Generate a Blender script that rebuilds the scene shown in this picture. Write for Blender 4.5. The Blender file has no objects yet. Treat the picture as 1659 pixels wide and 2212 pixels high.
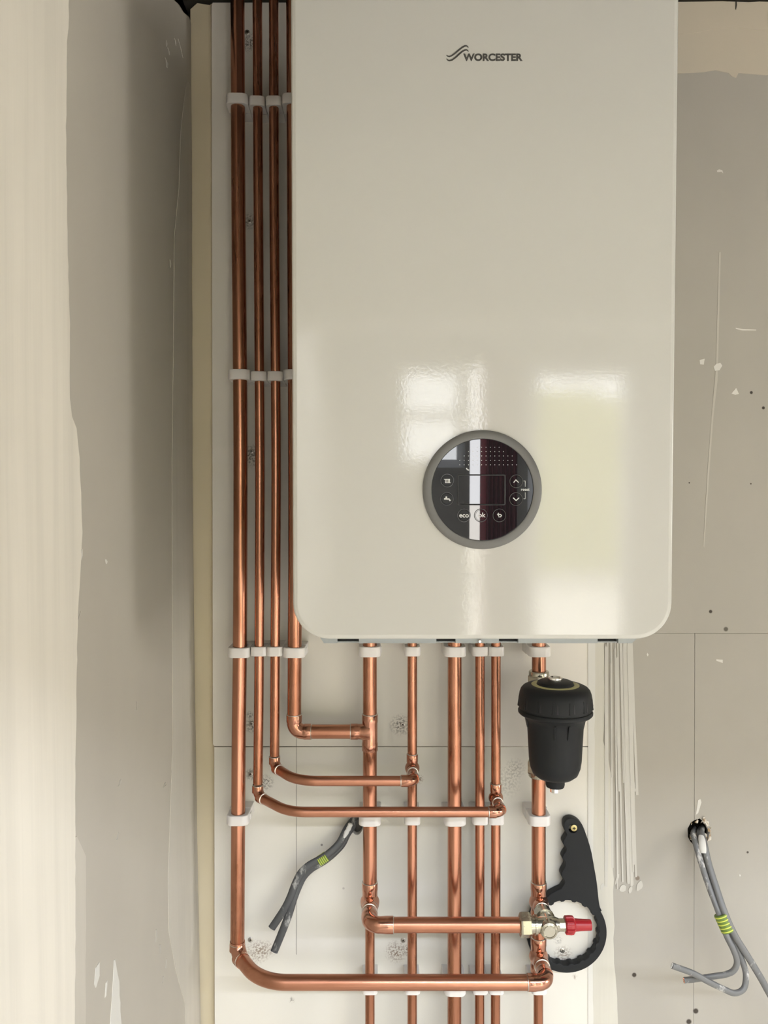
import bpy, bmesh, math, random
from mathutils import Vector, Matrix
random.seed(7)
C = bpy.context.scene.collection
R = math.radians

# ------------------------------------------------------------------ camera
FPX, CX, CY = 1661.0, 829.5, 1106.0            # focal length and centre, in pixels of the 1659x2212 frame
PITCH = R(-0.5)
CAM = Vector((0.0, -1.25, 1.5))
cam = bpy.data.cameras.new('camera')
cam.sensor_fit = 'VERTICAL'
cam.sensor_height = 24.0
cam.lens = 24.0 * FPX / 2212.0
cam.clip_start = 0.02
camera = bpy.data.objects.new('camera', cam)
camera.location = CAM
camera.rotation_euler = (R(90) + PITCH, 0, 0)
C.objects.link(camera)
bpy.context.scene.camera = camera

# ------------------------------------------------------------------ sky, lights, exposure
sc = bpy.context.scene
sc.view_settings.view_transform = 'Standard'
sc.view_settings.look = 'None'
sc.view_settings.gamma = 1.0
sc.view_settings.use_curve_mapping = False
sc.view_settings.exposure = -1.92
try:
    sc.cycles.use_denoising = True
    sc.cycles.max_bounces = 10
    sc.cycles.diffuse_bounces = 6
    sc.cycles.glossy_bounces = 6
    sc.cycles.caustics_reflective = False
    sc.cycles.caustics_refractive = False
    sc.cycles.sample_clamp_indirect = 60.0
except Exception:
    pass
world = bpy.data.worlds.new('overcast_sky')
sc.world = world
world.use_nodes = True
_bg = world.node_tree.nodes['Background']
_bg.inputs[0].default_value = (0.98, 0.98, 1.0, 1)
SKY = 42.0
_bg.inputs[1].default_value = SKY

def area_light(name, loc, target, w, h, power, color=(1, 1, 1), portal=False, spread=180):
    l = bpy.data.lights.new(name, 'AREA')
    l.shape = 'RECTANGLE'; l.size = w; l.size_y = h
    l.energy = power; l.color = color
    l.spread = R(spread)
    if portal:
        l.cycles.is_portal = True
    o = bpy.data.objects.new(name, l)
    o.location = loc
    o.rotation_euler = (Vector(target) - Vector(loc)).to_track_quat('-Z', 'Y').to_euler()
    C.objects.link(o)
    return o

sun = bpy.data.lights.new('hazy_sun', 'SUN')
sun.energy = 60; sun.angle = R(3); sun.color = (1.0, 0.95, 0.88)
sun_o = bpy.data.objects.new('hazy_sun', sun)
sun_o.rotation_euler = Vector((-0.65, 1.0, -1.15)).to_track_quat('-Z', 'Y').to_euler()
C.objects.link(sun_o)
RX, FY, CZ = 4.8, -4.2, 2.46                   # right wall, front wall (behind the camera), ceiling height
DOOR = (0.88, 1.55, 0.05, 2.20)                # x0 x1 z0 z1 of the garden door in the front wall
WIN1 = (0.08, 0.50, 1.57, 2.20)                # kitchen window in the front wall
ADDED_DOOR = (2.30, 3.25, 0.05, 2.15)               # unseen patio door added for extra daylight, outside every reflection
ROOF = (-0.25, 3.60, -2.80, -2.56)             # x0 x1 y0 y1 of a rooflight beyond the lintel
LINTEL = (-1.75, -1.60, 1.95)                  # y0 y1 and underside of the wall over the wide doorway the camera stands in
SLIT = (0.525, 0.612, 0.15, 2.20)              # narrow sidelight beside the curtain
WIN2 = (-2.35, -1.55, 0.95, 2.30)              # y0 y1 z0 z1 of the window in the right wall
area_light('door_daylight', ((DOOR[0]+DOOR[1])/2, FY-0.02, (DOOR[2]+DOOR[3])/2), ((DOOR[0]+DOOR[1])/2, 0, (DOOR[2]+DOOR[3])/2),
           DOOR[1]-DOOR[0], DOOR[3]-DOOR[2], 1, portal=True)
area_light('window_daylight', ((WIN1[0]+WIN1[1])/2, FY-0.02, (WIN1[2]+WIN1[3])/2), ((WIN1[0]+WIN1[1])/2, 0, (WIN1[2]+WIN1[3])/2),
           WIN1[1]-WIN1[0], WIN1[3]-WIN1[2], 1, portal=True)
for D in (ADDED_DOOR, SLIT):  # portals for the added patio door and the sidelight
    area_light('added_door_and_slit_portal', ((D[0]+D[1])/2, FY-0.02, (D[2]+D[3])/2), ((D[0]+D[1])/2, 0, (D[2]+D[3])/2), D[1]-D[0], D[3]-D[2], 1, portal=True)
area_light('rooflight_daylight', ((ROOF[0]+ROOF[1])/2, (ROOF[2]+ROOF[3])/2, CZ+.005), ((ROOF[0]+ROOF[1])/2, (ROOF[2]+ROOF[3])/2, 0), ROOF[1]-ROOF[0], ROOF[3]-ROOF[2]-.04, 580, (0.88, 0.96, 1.10))
area_light('side_window_daylight', (RX-0.06, (WIN2[0]+WIN2[1])/2, (WIN2[2]+WIN2[3])/2), (0, (WIN2[0]+WIN2[1])/2+0.6, (WIN2[2]+WIN2[3])/2),
           WIN2[1]-WIN2[0], WIN2[3]-WIN2[2], 185, (1.0, 0.97, 0.92))

# ------------------------------------------------------------------ pixel -> world helpers
FWD = Vector((0, math.cos(PITCH), math.sin(PITCH)))
UPV = Vector((0, -math.sin(PITCH), math.cos(PITCH)))
def ray(px, py):
    return FWD + Vector((1, 0, 0)) * ((px-CX)/FPX) - UPV * ((py-CY)/FPX)
def P(px, py, Y=0.0):
    d = ray(px, py)
    return CAM + d * ((Y - CAM.y) / d.y)
def XL(z):                                      # the left wall leans a little into the room towards the floor
    t = min(max((1.75 - z) / 1.1, 0), 1.6)
    return -0.3135 + 0.0125 * t ** 1.6
def PL(px, py):
    d = ray(px, py); x = -0.3135
    for _ in range(4):
        p = CAM + d * (x / d.x)
        x = XL(p.z)
    return p

# ------------------------------------------------------------------ materials
def new_mat(name, col=(0.8, 0.8, 0.8), rough=0.5, metal=0.0, spec=0.5):
    m = bpy.data.materials.new(name); m.use_nodes = True
    b = m.node_tree.nodes['Principled BSDF']
    b.inputs['Base Color'].default_value = (*col, 1)
    b.inputs['Roughness'].default_value = rough
    b.inputs['Metallic'].default_value = metal
    b.inputs['Specular IOR Level'].default_value = spec
    return m, m.node_tree, b
def N(nt, kind, **kw):
    n = nt.nodes.new(kind)
    for k, v in kw.items(): setattr(n, k, v)
    return n
def coords(nt, scale=(1, 1, 1), loc=(0, 0, 0)):
    tc = N(nt, 'ShaderNodeTexCoord'); mp = N(nt, 'ShaderNodeMapping')
    mp.inputs['Scale'].default_value = scale; mp.inputs['Location'].default_value = loc
    nt.links.new(tc.outputs['Object'], mp.inputs[0]); return mp.outputs[0]
def noise(nt, vec, scale, detail=4, rough=0.55):
    n = N(nt, 'ShaderNodeTexNoise')
    n.inputs['Scale'].default_value = scale; n.inputs['Detail'].default_value = detail; n.inputs['Roughness'].default_value = rough
    nt.links.new(vec, n.inputs['Vector']); return n.outputs['Fac']
def ramp(nt, fac, a, b, lo=0.0, hi=1.0):
    m = N(nt, 'ShaderNodeMapRange', clamp=True)
    m.inputs[1].default_value = a; m.inputs[2].default_value = b; m.inputs[3].default_value = lo; m.inputs[4].default_value = hi
    nt.links.new(fac, m.inputs[0]); return m.outputs[0]
def mix(nt, fac, a, b):
    m = N(nt, 'ShaderNodeMix', data_type='RGBA')
    if hasattr(fac, 'links'): nt.links.new(fac, m.inputs[0])
    else: m.inputs[0].default_value = fac
    for v, s in ((a, m.inputs[6]), (b, m.inputs[7])):
        if hasattr(v, 'links'): nt.links.new(v, s)
        else: s.default_value = (*v, 1)
    return m.outputs[2]
def mul(nt, a, b):
    m = N(nt, 'ShaderNodeMath', operation='MULTIPLY')
    for v, s in ((a, m.inputs[0]), (b, m.inputs[1])):
        if hasattr(v, 'links'): nt.links.new(v, s)
        else: s.default_value = v
    return m.outputs[0]
def bump(nt, b, height, strength, dist):
    n = N(nt, 'ShaderNodeBump')
    n.inputs['Strength'].default_value = strength; n.inputs['Distance'].default_value = dist
    nt.links.new(height, n.inputs['Height']); nt.links.new(n.outputs[0], b.inputs['Normal'])

def copper(name, bright=(0.525, 0.25, 0.16), dark=(0.23, 0.085, 0.038), r0=0.18, r1=0.34, amount=1.0, horizontal=False):
    m, nt, b = new_mat(name, bright, 0.3, 1.0)
    st = (3, 45, 45) if horizontal else (45, 45, 3)
    n1 = noise(nt, coords(nt, st), 1.0, 5, 0.6)
    n2 = noise(nt, coords(nt, (9, 9, 9), (3, 1, 2)), 1.0, 3)
    f = ramp(nt, n1, 0.40, 0.66); g = ramp(nt, n2, 0.34, 0.62)
    k = mul(nt, mul(nt, f, g), amount)
    nt.links.new(mix(nt, k, bright, dark), b.inputs['Base Color'])
    nt.links.new(ramp(nt, n1, 0.3, 0.75, r0, r1), b.inputs['Roughness'])
    fine = noise(nt, coords(nt, (30, 400, 400) if horizontal else (400, 400, 30)), 1.0, 2)
    bump(nt, b, fine, 0.06, 0.0004)
    return m
M_COPPER = copper('copper_tube')
M_COPPER_H = copper('copper_tube_lying', r0=0.26, r1=0.40, amount=0.5, horizontal=True)
M_FIT = copper('copper_fitting', (0.54, 0.275, 0.19), (0.30, 0.12, 0.065), 0.14, 0.28, 0.5)
M_SOLDER, _, _ = new_mat('solder', (0.62, 0.58, 0.52), 0.3, 1.0)
M_NICKEL, nt, b = new_mat('nickel_plate', (0.44, 0.415, 0.34), 0.24, 1.0)
nt.links.new(ramp(nt, noise(nt, coords(nt, (60, 60, 60)), 1.0), 0.3, 0.7, 0.20, 0.30), b.inputs['Roughness'])
M_CHROME, _, _ = new_mat('chrome', (0.80, 0.78, 0.74), 0.08, 1.0)
M_RED, _, _ = new_mat('red_plastic', (0.33, 0.010, 0.016), 0.36)
M_BLACK, nt, b = new_mat('black_plastic', (0.013, 0.014, 0.015), 0.5, 0, 0.22)
bump(nt, b, noise(nt, coords(nt, (900, 900, 900)), 1.0, 2), 0.15, 0.0003)
M_YRING, _, _ = new_mat('yellow_ring', (0.46, 0.43, 0.20), 0.5)
M_CLIP, nt, b = new_mat('clip_plastic', (0.72, 0.685, 0.66), 0.42, 0, 0.4)
b.inputs['Subsurface Weight'].default_value = 0.25
b.inputs['Subsurface Radius'].default_value = (0.006, 0.005, 0.004)
b.inputs['Subsurface Scale'].default_value = 1.0
M_ENAMEL, nt, b = new_mat('white_enamel', (0.545, 0.535, 0.492), 0.05, 0, 0.5)
_on = noise(nt, coords(nt, (300, 300, 300)), 1.0, 2, 0.5)
bump(nt, b, _on, 0.15, 0.00026)
M_GREY, _, _ = new_mat('grey_plastic', (0.30, 0.32, 0.32), 0.45)
M_SLOT_SHADE, _, _ = new_mat('slot_and_shade_black', (0.012, 0.010, 0.012), 0.6)
M_BEZEL, _, _ = new_mat('bezel_grey', (0.15, 0.147, 0.138), 0.45, 0.0, 0.4)
M_BEZEL2, _, _ = new_mat('screen_edge', (0.05, 0.05, 0.052), 0.15)
M_GLASSY, _, b = new_mat('display_cover', (0.010, 0.011, 0.012), 0.015, 0, 0.5)
b.inputs['IOR'].default_value = 1.7
M_ICON, _, _ = new_mat('icon_print', (0.62, 0.62, 0.60), 0.4)
M_LOGO, _, _ = new_mat('logo_grey', (0.10, 0.097, 0.09), 0.32, 0.3)
M_CABLE, nt, b = new_mat('grey_cable', (0.10, 0.102, 0.104), 0.42)
_cn = noise(nt, coords(nt, (60, 60, 26)), 1.0, 5, 0.65)
nt.links.new(mix(nt, ramp(nt, _cn, 0.58, 0.68, 0, 0.75), (0.058, 0.060, 0.062), (0.50, 0.49, 0.46)), b.inputs['Base Color'])
M_CABLE2, nt, b = new_mat('pale_grey_cable', (0.22, 0.22, 0.21), 0.40)
_cn = noise(nt, coords(nt, (50, 50, 24), (2, 5, 1)), 1.0, 5, 0.65)
nt.links.new(mix(nt, ramp(nt, _cn, 0.57, 0.66, 0, 0.85), (0.150, 0.150, 0.147), (0.62, 0.60, 0.56)), b.inputs['Base Color'])
M_PLASTERED, _, _ = new_mat('plaster_on_cable', (0.66, 0.64, 0.60), 0.8)
M_YELLOW, _, _ = new_mat('tape_yellow', (0.62, 0.66, 0.10), 0.45)
M_GREEN, _, _ = new_mat('tape_green', (0.13, 0.20, 0.03), 0.45)
M_BRASS, _, _ = new_mat('brass', (0.50, 0.42, 0.20), 0.42, 1.0)
M_SCREW, _, _ = new_mat('dull_screw', (0.45, 0.43, 0.39), 0.35, 0.9)
M_DARK, _, _ = new_mat('dark_void', (0.030, 0.024, 0.016), 0.9)
M_RUBBLE, nt, b = new_mat('torn_plaster', (0.45, 0.38, 0.28), 0.95)
nt.links.new(mix(nt, ramp(nt, noise(nt, coords(nt, (160, 160, 160)), 1.0), 0.4, 0.6), (0.30, 0.20, 0.10), (0.72, 0.68, 0.60)), b.inputs['Base Color'])
M_PENCIL, _, _ = new_mat('pencil_mark', (0.22, 0.20, 0.18), 0.8)

def wall_mat(name, col, col2, spots=(), dots=(), streak=None, rough=0.82):
    """Paper or plaster: soft mottling, vertical trowel grain, local scuffs (x, z, r, colour) and round specks."""
    m, nt, b = new_mat(name, col, rough, 0, 0.25)
    c = mix(nt, ramp(nt, noise(nt, coords(nt, (5, 5, 3)), 1.0, 4), 0.35, 0.68), col, col2)
    if streak:
        s = noise(nt, coords(nt, (38, 38, 1.3)), 1.0, 5, 0.6)
        c = mix(nt, ramp(nt, s, 0.42, 0.66, 0, 0.55), c, streak)
    fl = noise(nt, coords(nt, (330, 330, 330)), 1.0, 3)
    if spots or dots:
        pos = N(nt, 'ShaderNodeNewGeometry').outputs['Position']
        speck = ramp(nt, noise(nt, coords(nt, (300, 300, 300), (1, 7, 3)), 1.0, 4, 0.65), 0.47, 0.56)
        for pt, r, sc_, amt in spots:
            d = N(nt, 'ShaderNodeVectorMath', operation='DISTANCE'); nt.links.new(pos, d.inputs[0]); d.inputs[1].default_value = pt
            f = mul(nt, mul(nt, ramp(nt, d.outputs['Value'], r, r*0.25), speck), amt)
            c = mix(nt, f, c, sc_)
        for pt, r, sc_ in dots:
            d = N(nt, 'ShaderNodeVectorMath', operation='DISTANCE'); nt.links.new(pos, d.inputs[0]); d.inputs[1].default_value = pt
            c = mix(nt, ramp(nt, d.outputs['Value'], r, r*0.6), c, sc_)
    nt.links.new(c, b.inputs['Base Color'])
    bump(nt, b, fl, 0.12, 0.0006)
    return m

BROWN, GREYD = (0.22, 0.14, 0.09), (0.16, 0.14, 0.12)
def SP(px, py, r, col=GREYD, amt=0.9): return (tuple(P(px, py, 0)), r*0.00075, col, amt)
def DT(px, py, r, col=(0.06, 0.05, 0.04)): return (tuple(P(px, py, 0)), r*0.00075, col)
up_spots = [SP(537, 92, 24), SP(538, 478, 20), SP(543, 985, 30), SP(543, 1568, 18), SP(866, 1566, 27), SP(540, 1545, 10)]
lo_spots = [SP(543, 1672, 16), SP(574, 1690, 20), SP(557, 2056, 30, BROWN, .8), SP(578, 2050, 22, BROWN, .5), SP(856, 2056, 28, BROWN, .85),
            SP(882, 2052, 16, BROWN, .9), SP(1216, 2062, 24, BROWN, .7), SP(905, 1683, 12, BROWN), SP(1092, 1690, 40, GREYD, .35), SP(1205, 2030, 12, GREYD, .5),
            SP(1242, 2110, 8, BROWN, .6), SP(630, 2160, 8, GREYD, .8), SP(1113, 1660, 26, GREYD, .4)]
M_BOARD_UP = wall_mat('ivory_board_upper', (0.75, 0.70, 0.625), (0.71, 0.67, 0.605), up_spots)  # ivory raised a little to stand in for weak light in the corner
M_BOARD_LO = wall_mat('ivory_board_lower', (0.72, 0.685, 0.61), (0.68, 0.65, 0.585), lo_spots,
                      [DT(695, 1825, 3, (.3, .27, .24)), DT(742, 1919, 3, (.5, .46, .42))])
M_GREYBOARD = wall_mat('grey_board', (0.40, 0.372, 0.322), (0.375, 0.35, 0.305), (),
                       [DT(1623, 848, 4), DT(1649, 881, 4), DT(1535, 1321, 4.5), DT(1568, 1359, 6, (.12, .11, .09)), DT(1489, 1043, 2),
                        DT(1622, 1045, 2), DT(1370, 2106, 6), DT(1503, 2184, 7), DT(1488, 2207, 7), DT(1377, 1897, 6, (.22, .18, .14)), DT(1615, 1841, 3)])
M_STRIP = wall_mat('yellowed_board', (0.66, 0.575, 0.415), (0.62, 0.54, 0.38), (), [DT(442, 892, 5, (.2, .17, .1)), DT(455, 902, 3, (.2, .17, .1))])  # yellowish board, lightened to make up for missing corner light
M_COMPOUND = wall_mat('joint_compound', (0.60, 0.575, 0.50), (0.56, 0.53, 0.455), streak=(0.50, 0.47, 0.40))
M_COMPOUND_W = wall_mat('warm_joint_compound', (0.54, 0.475, 0.37), (0.50, 0.45, 0.36))
M_STREAK = wall_mat('dragged_smear', (0.57, 0.55, 0.50), (0.50, 0.475, 0.42))
M_SMEAR = wall_mat('dry_white_smear', (0.66, 0.64, 0.585), (0.62, 0.60, 0.55))
M_FAINT = wall_mat('faint_smear', (0.48, 0.455, 0.40), (0.46, 0.43, 0.375))
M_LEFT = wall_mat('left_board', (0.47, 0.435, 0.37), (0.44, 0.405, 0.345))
M_LEFTBAND = wall_mat('left_compound', (0.76, 0.71, 0.615), (0.71, 0.665, 0.575), streak=(0.62, 0.58, 0.50))
M_LEFTBAND2 = wall_mat('left_thin_compound', (0.54, 0.50, 0.43), (0.51, 0.475, 0.41), streak=(0.47, 0.435, 0.37))
M_ROOM = wall_mat('room_plaster', (0.79, 0.745, 0.69), (0.75, 0.71, 0.65))
M_FLOOR = wall_mat('concrete_floor', (0.72, 0.67, 0.60), (0.66, 0.62, 0.55))
M_PVC, _, _ = new_mat('white_frame', (0.80, 0.80, 0.80), 0.35)
M_PAVE, _, _ = new_mat('pale_paving', (0.70, 0.67, 0.62), 0.8)
M_HEDGE, _, _ = new_mat('hedge_green', (0.46, 0.47, 0.20), 0.8)
M_MAROON, _, _ = new_mat('maroon_cloth', (0.16, 0.035, 0.05), 0.85)
M_PINK, nt, b = new_mat('pink_lining', (0.60, 0.22, 0.26), 0.8)
_tr = N(nt, 'ShaderNodeBsdfTranslucent'); _tr.inputs[0].default_value = (0.55, 0.16, 0.20, 1)
_ms = N(nt, 'ShaderNodeMixShader'); _ms.inputs[0].default_value = 0.5
nt.links.new(b.outputs[0], _ms.inputs[1]); nt.links.new(_tr.outputs[0], _ms.inputs[2])
nt.links.new(_ms.outputs[0], nt.nodes['Material Output'].inputs[0])
M_PANE, nt, b = new_mat('clear_pane', (1, 1, 1), 0.0)
_tp, _gl, _mx = N(nt, 'ShaderNodeBsdfTransparent'), N(nt, 'ShaderNodeBsdfGlossy'), N(nt, 'ShaderNodeMixShader')
_tp.inputs[0].default_value = (0.96, 0.97, 0.97, 1); _gl.inputs['Roughness'].default_value = 0.0; _mx.inputs[0].default_value = 0.06
nt.links.new(_tp.outputs[0], _mx.inputs[1]); nt.links.new(_gl.outputs[0], _mx.inputs[2])
nt.links.new(_mx.outputs[0], nt.nodes['Material Output'].inputs[0])
M_FRONT = wall_mat('brown_front_plaster', (0.30, 0.28, 0.25), (0.26, 0.245, 0.22))

# ------------------------------------------------------------------ mesh helpers
class MB:
    def __init__(s): s.v, s.f, s.sm = [], [], []
    def add(s, verts, faces, smooth=False):
        o = len(s.v); s.v += [tuple(x) for x in verts]
        for f in faces: s.f.append([i+o for i in f]); s.sm.append(smooth)
        return s
    def loft(s, rings, closed=True, caps=(True, True), smooth=True):
        n = len(rings[0]); vs = [p for r in rings for p in r]; fs = []
        for i in range(len(rings)-1):
            for j in range(n if closed else n-1):
                k = (j+1) % n
                fs.append([i*n+j, i*n+k, (i+1)*n+k, (i+1)*n+j])
        s.add(vs, fs, smooth)
        if caps[0]: s.add(rings[0], [list(range(n))[::-1]])
        if caps[1]: s.add(rings[-1], [list(range(n))])
        return s
    def box(s, a, b):
        (x0, y0, z0), (x1, y1, z1) = a, b
        v = [(x0,y0,z0),(x1,y0,z0),(x1,y1,z0),(x0,y1,z0),(x0,y0,z1),(x1,y0,z1),(x1,y1,z1),(x0,y1,z1)]
        return s.add(v, [[0,3,2,1],[4,5,6,7],[0,1,5,4],[1,2,6,5],[2,3,7,6],[3,0,4,7]])
    def tube(s, pts, rad, segs=24, caps=True, flat=None, ref=None):
        """sweep a round (or, with flat=(a,b), an oval) section along pts"""
        pts = [Vector(p) for p in pts]; n = len(pts)
        rr = rad if isinstance(rad, (list, tuple)) else [rad]*n
        tang = []
        for i in range(n):
            t = (pts[min(i+1, n-1)] - pts[max(i-1, 0)]); tang.append(t.normalized())
        u = Vector(ref) if ref else (Vector((0, 0, 1)) if abs(tang[0].z) < 0.9 else Vector((1, 0, 0)))
        rings = []
        for i in range(n):
            t = tang[i]
            if ref: u = Vector(ref)
            u = (u - t * u.dot(t)).normalized(); w = t.cross(u)
            a, b_ = flat if flat else (1, 1)
            rings.append([pts[i] + u*(rr[i]*a*math.cos(2*math.pi*k/segs)) + w*(rr[i]*b_*math.sin(2*math.pi*k/segs)) for k in range(segs)])
        return s.loft(rings, True, (caps, caps), True)
    def lathe(s, prof, o, axis, segs=48, ref=None, caps=(True, True)):
        """prof: (radius, distance along axis) from o"""
        axis = Vector(axis).normalized(); o = Vector(o)
        u = Vector(ref) if ref else (Vector((0, 0, 1)) if abs(axis.z) < 0.9 else Vector((1, 0, 0)))
        u = (u - axis*u.dot(axis)).normalized(); w = axis.cross(u)
        rings = [[o + axis*h + u*(max(r, 1e-5)*math.cos(2*math.pi*k/segs)) + w*(max(r, 1e-5)*math.sin(2*math.pi*k/segs)) for k in range(segs)] for r, h in prof]
        return s.loft(rings, True, caps, segs > 8)

def link_mesh(name, me, mat, parent=None, kind=None):
    o = bpy.data.objects.new(name, me); C.objects.link(o)
    if mat is not None and not me.materials: me.materials.append(mat)
    if parent is not None: o.parent = parent
    if kind: o['kind'] = kind
    return o
def root_loc(p):
    while p.parent: p = p.parent
    return Vector(p.location)
def obj(name, mb, mat, parent=None, kind=None, local=False, recalc=True):
    """one mesh object from world-space shapes (local=True: shapes already in the thing's own space)"""
    me = bpy.data.meshes.new(name)
    off = Vector((0, 0, 0)) if (parent is None or local) else root_loc(parent)
    me.from_pydata([tuple(Vector(p)-off) for p in mb.v], [], mb.f)
    me.polygons.foreach_set('use_smooth', mb.sm)
    if recalc:
        bm = bmesh.new(); bm.from_mesh(me)
        bmesh.ops.remove_doubles(bm, verts=bm.verts, dist=1e-6)
        bmesh.ops.recalc_face_normals(bm, faces=bm.faces)
        for e in bm.edges:
            if len(e.link_faces) == 2 and e.calc_face_angle(0) > R(35): e.smooth = False
        bm.to_mesh(me); bm.free()
    me.update()
    return link_mesh(name, me, mat, parent, kind)
def plate(name, loops, y0, thick, mat, parent=None, kind=None, bevel=0.0, to3d=None, local=False):
    """a flat piece with holes: loops of (x, z), outer first; front face at y0, going back by thick"""
    cu = bpy.data.curves.new('outline', 'CURVE'); cu.dimensions = '2D'; cu.fill_mode = 'BOTH'
    cu.extrude = thick/2 - bevel; cu.bevel_depth = bevel; cu.bevel_resolution = 2; cu.offset = -bevel
    for lp in loops:
        sp = cu.splines.new('POLY'); sp.points.add(len(lp)-1); sp.use_cyclic_u = True
        for q, (x, z) in zip(sp.points, lp): q.co = (x, z, 0, 1)
    t = bpy.data.objects.new('outline', cu); C.objects.link(t)
    dg = bpy.context.evaluated_depsgraph_get()
    me = bpy.data.meshes.new_from_object(t.evaluated_get(dg))
    bpy.data.objects.remove(t); bpy.data.curves.remove(cu)
    me.name = name
    off = Vector((0, 0, 0)) if (parent is None or local) else root_loc(parent)
    for v in me.vertices:
        q = Vector((v.co.x, y0 + thick/2 - v.co.z, v.co.y))
        v.co = q - off
    bm = bmesh.new(); bm.from_mesh(me)
    bmesh.ops.remove_doubles(bm, verts=bm.verts, dist=1e-6)
    bmesh.ops.recalc_face_normals(bm, faces=bm.faces); bm.to_mesh(me); bm.free()
    me.materials.clear()
    return link_mesh(name, me, mat, parent, kind)
def pix(pts, Y): return [(P(x, y, Y).x, P(x, y, Y).z) for x, y in pts]
def text_mesh(name, body, size, x, z, y, mat, parent, bold=0.0, align='CENTER', xs=1.0, depth=0.0002):
    cu = bpy.data.curves.new('lettering', 'FONT'); cu.body = body; cu.size = size; cu.align_x = align; cu.align_y = 'CENTER'
    cu.extrude = depth; cu.offset = bold; cu.resolution_u = 4
    t = bpy.data.objects.new('lettering', cu); C.objects.link(t)
    me = bpy.data.meshes.new_from_object(t.evaluated_get(bpy.context.evaluated_depsgraph_get()))
    bpy.data.objects.remove(t); bpy.data.curves.remove(cu)
    for v in me.vertices: v.co = Vector((x + v.co.x*xs, y - v.co.z, z + v.co.y))
    me.materials.clear(); me.name = name
    return link_mesh(name, me, mat, parent)
def thing(name, label, cat, loc=(0, 0, 0), group=None):
    o = bpy.data.objects.new(name, None); o.empty_display_size = 0.02; C.objects.link(o)
    o.location = loc; o['label'] = label; o['category'] = cat
    if group: o['group'] = group
    return o
def fillet(pts, radii, n=10):
    """polyline with rounded corners; radii for the inner points"""
    pts = [Vector(p) for p in pts]; out = [pts[0]]
    for i in range(1, len(pts)-1):
        p, a, b = pts[i], (pts[i-1]-pts[i]).normalized(), (pts[i+1]-pts[i]).normalized()
        ang = a.angle(b); r = radii[i-1]
        if r <= 0 or ang > math.pi-0.002: out.append(p); continue
        tl = r / math.tan(ang/2)
        cdir = (a+b).normalized(); c = p + cdir*(r/math.sin(ang/2))
        s, e = p+a*tl-c, p+b*tl-c
        om = s.angle(e)
        for k in range(n+1):
            t = k/n
            out.append(c + (s*math.sin((1-t)*om) + e*math.sin(t*om))/math.sin(om))
    out.append(pts[-1]); return out

# ------------------------------------------------------------------ the setting
def slab(name, a, b, mat, parent=None, kind='structure'):
    return obj(name, MB().box(a, b), mat, parent, kind)
def holed_wall(name, axis, at, thick, u0, u1, z0, z1, holes, mat):
    """wall with rectangular openings, built of boxes around them; one mesh"""
    mb = MB(); us = sorted({u0, u1, *[h[0] for h in holes], *[h[1] for h in holes]}); zs = sorted({z0, z1, *[h[2] for h in holes], *[h[3] for h in holes]})
    for i in range(len(us)-1):
        for j in range(len(zs)-1):
            uc, zc = (us[i]+us[i+1])/2, (zs[j]+zs[j+1])/2
            if any(h[0] < uc < h[1] and h[2] < zc < h[3] for h in holes): continue
            if axis == 'y': mb.box((us[i], at, zs[j]), (us[i+1], at+thick, zs[j+1]))
            else: mb.box((at, us[i], zs[j]), (at+thick, us[i+1], zs[j+1]))
    return obj(name, mb, mat, None, 'structure')

slab('floor', (-0.6, FY-0.2, -0.1), (RX+0.2, 0.25, 0.0), M_FLOOR)
obj('ceiling', MB().box((-0.6, FY-0.2, CZ), (ROOF[0], 0.25, CZ+0.1)).box((ROOF[1], FY-0.2, CZ), (RX+0.2, 0.25, CZ+0.1)).box((ROOF[0], FY-0.2, CZ), (ROOF[1], ROOF[2], CZ+0.1)).box((ROOF[0], ROOF[3], CZ), (ROOF[1], 0.25, CZ+0.1)), M_DARK, None, 'structure')
slab('wall_lintel', (-0.34, LINTEL[0], LINTEL[2]), (RX, LINTEL[1], CZ), M_ROOM)
wall_back = slab('wall_back', (-0.6, 0.045, 0.0), (RX+0.2, 0.25, CZ), M_DARK)
holed_wall('wall_front', 'y', FY-0.15, 0.15, -0.6, RX+0.2, 0.0, CZ, [DOOR, WIN1, ADDED_DOOR, SLIT], M_FRONT)
holed_wall('wall_right', 'x', RX, 0.15, FY, 0.045, 0.0, CZ, [WIN2], M_ROOM)

# back wall: plasterboards, their joints and fillings
HOLE1 = [(762+12*math.cos(a)*(1+.1*math.sin(3*a))+9, 1782+22*math.sin(a)) for a in [2*math.pi*k/18 for k in range(18)]]
ztop, zfl = P(800, 4).z, 0.004
xl, xr, xs = P(458.5, 1000).x, P(1274, 1000).x, P(1500, 1700).x
zj, zj2 = P(800, 1613).z, P(1500, 1368).z
gap = 0.0007
def jag(a, b, n, amp, ax):
    out = []
    for k in range(n+1):
        t = k/n; p = [a[0]+(b[0]-a[0])*t, a[1]+(b[1]-a[1])*t]
        if 0 < k < n: p[ax] += random.uniform(-amp, amp)
        out.append(tuple(p))
    return out
plate('plasterboard', [[(xl, zj+gap*1.2+.003), (xl+.003, zj+gap), (xr, zj+gap), (xr, ztop), (xl+.002, ztop-.001), (xl, ztop-.006)]], 0, .0125, M_BOARD_UP, wall_back, bevel=.0006)
plate('plasterboard', [[(xl+.0022, zj-gap), (xr, zj-gap), (xr, zfl), (xl+.0018, zfl)], pix(HOLE1, 0)[::-1]], 0, .0125, M_BOARD_LO, wall_back, bevel=.0006)
ragtop = jag((xr+gap, ztop), (RX, ztop), 60, .0022, 1)
plate('plasterboard', [[(xr+gap, zj2+gap/2), (RX, zj2+gap/2)] + ragtop[::-1]], 0, .0125, M_GREYBOARD, wall_back)
notchL = [(1500, 1772), (1493, 1777), (1486, 1790), (1487, 1808), (1493, 1820), (1500, 1826)]
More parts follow.
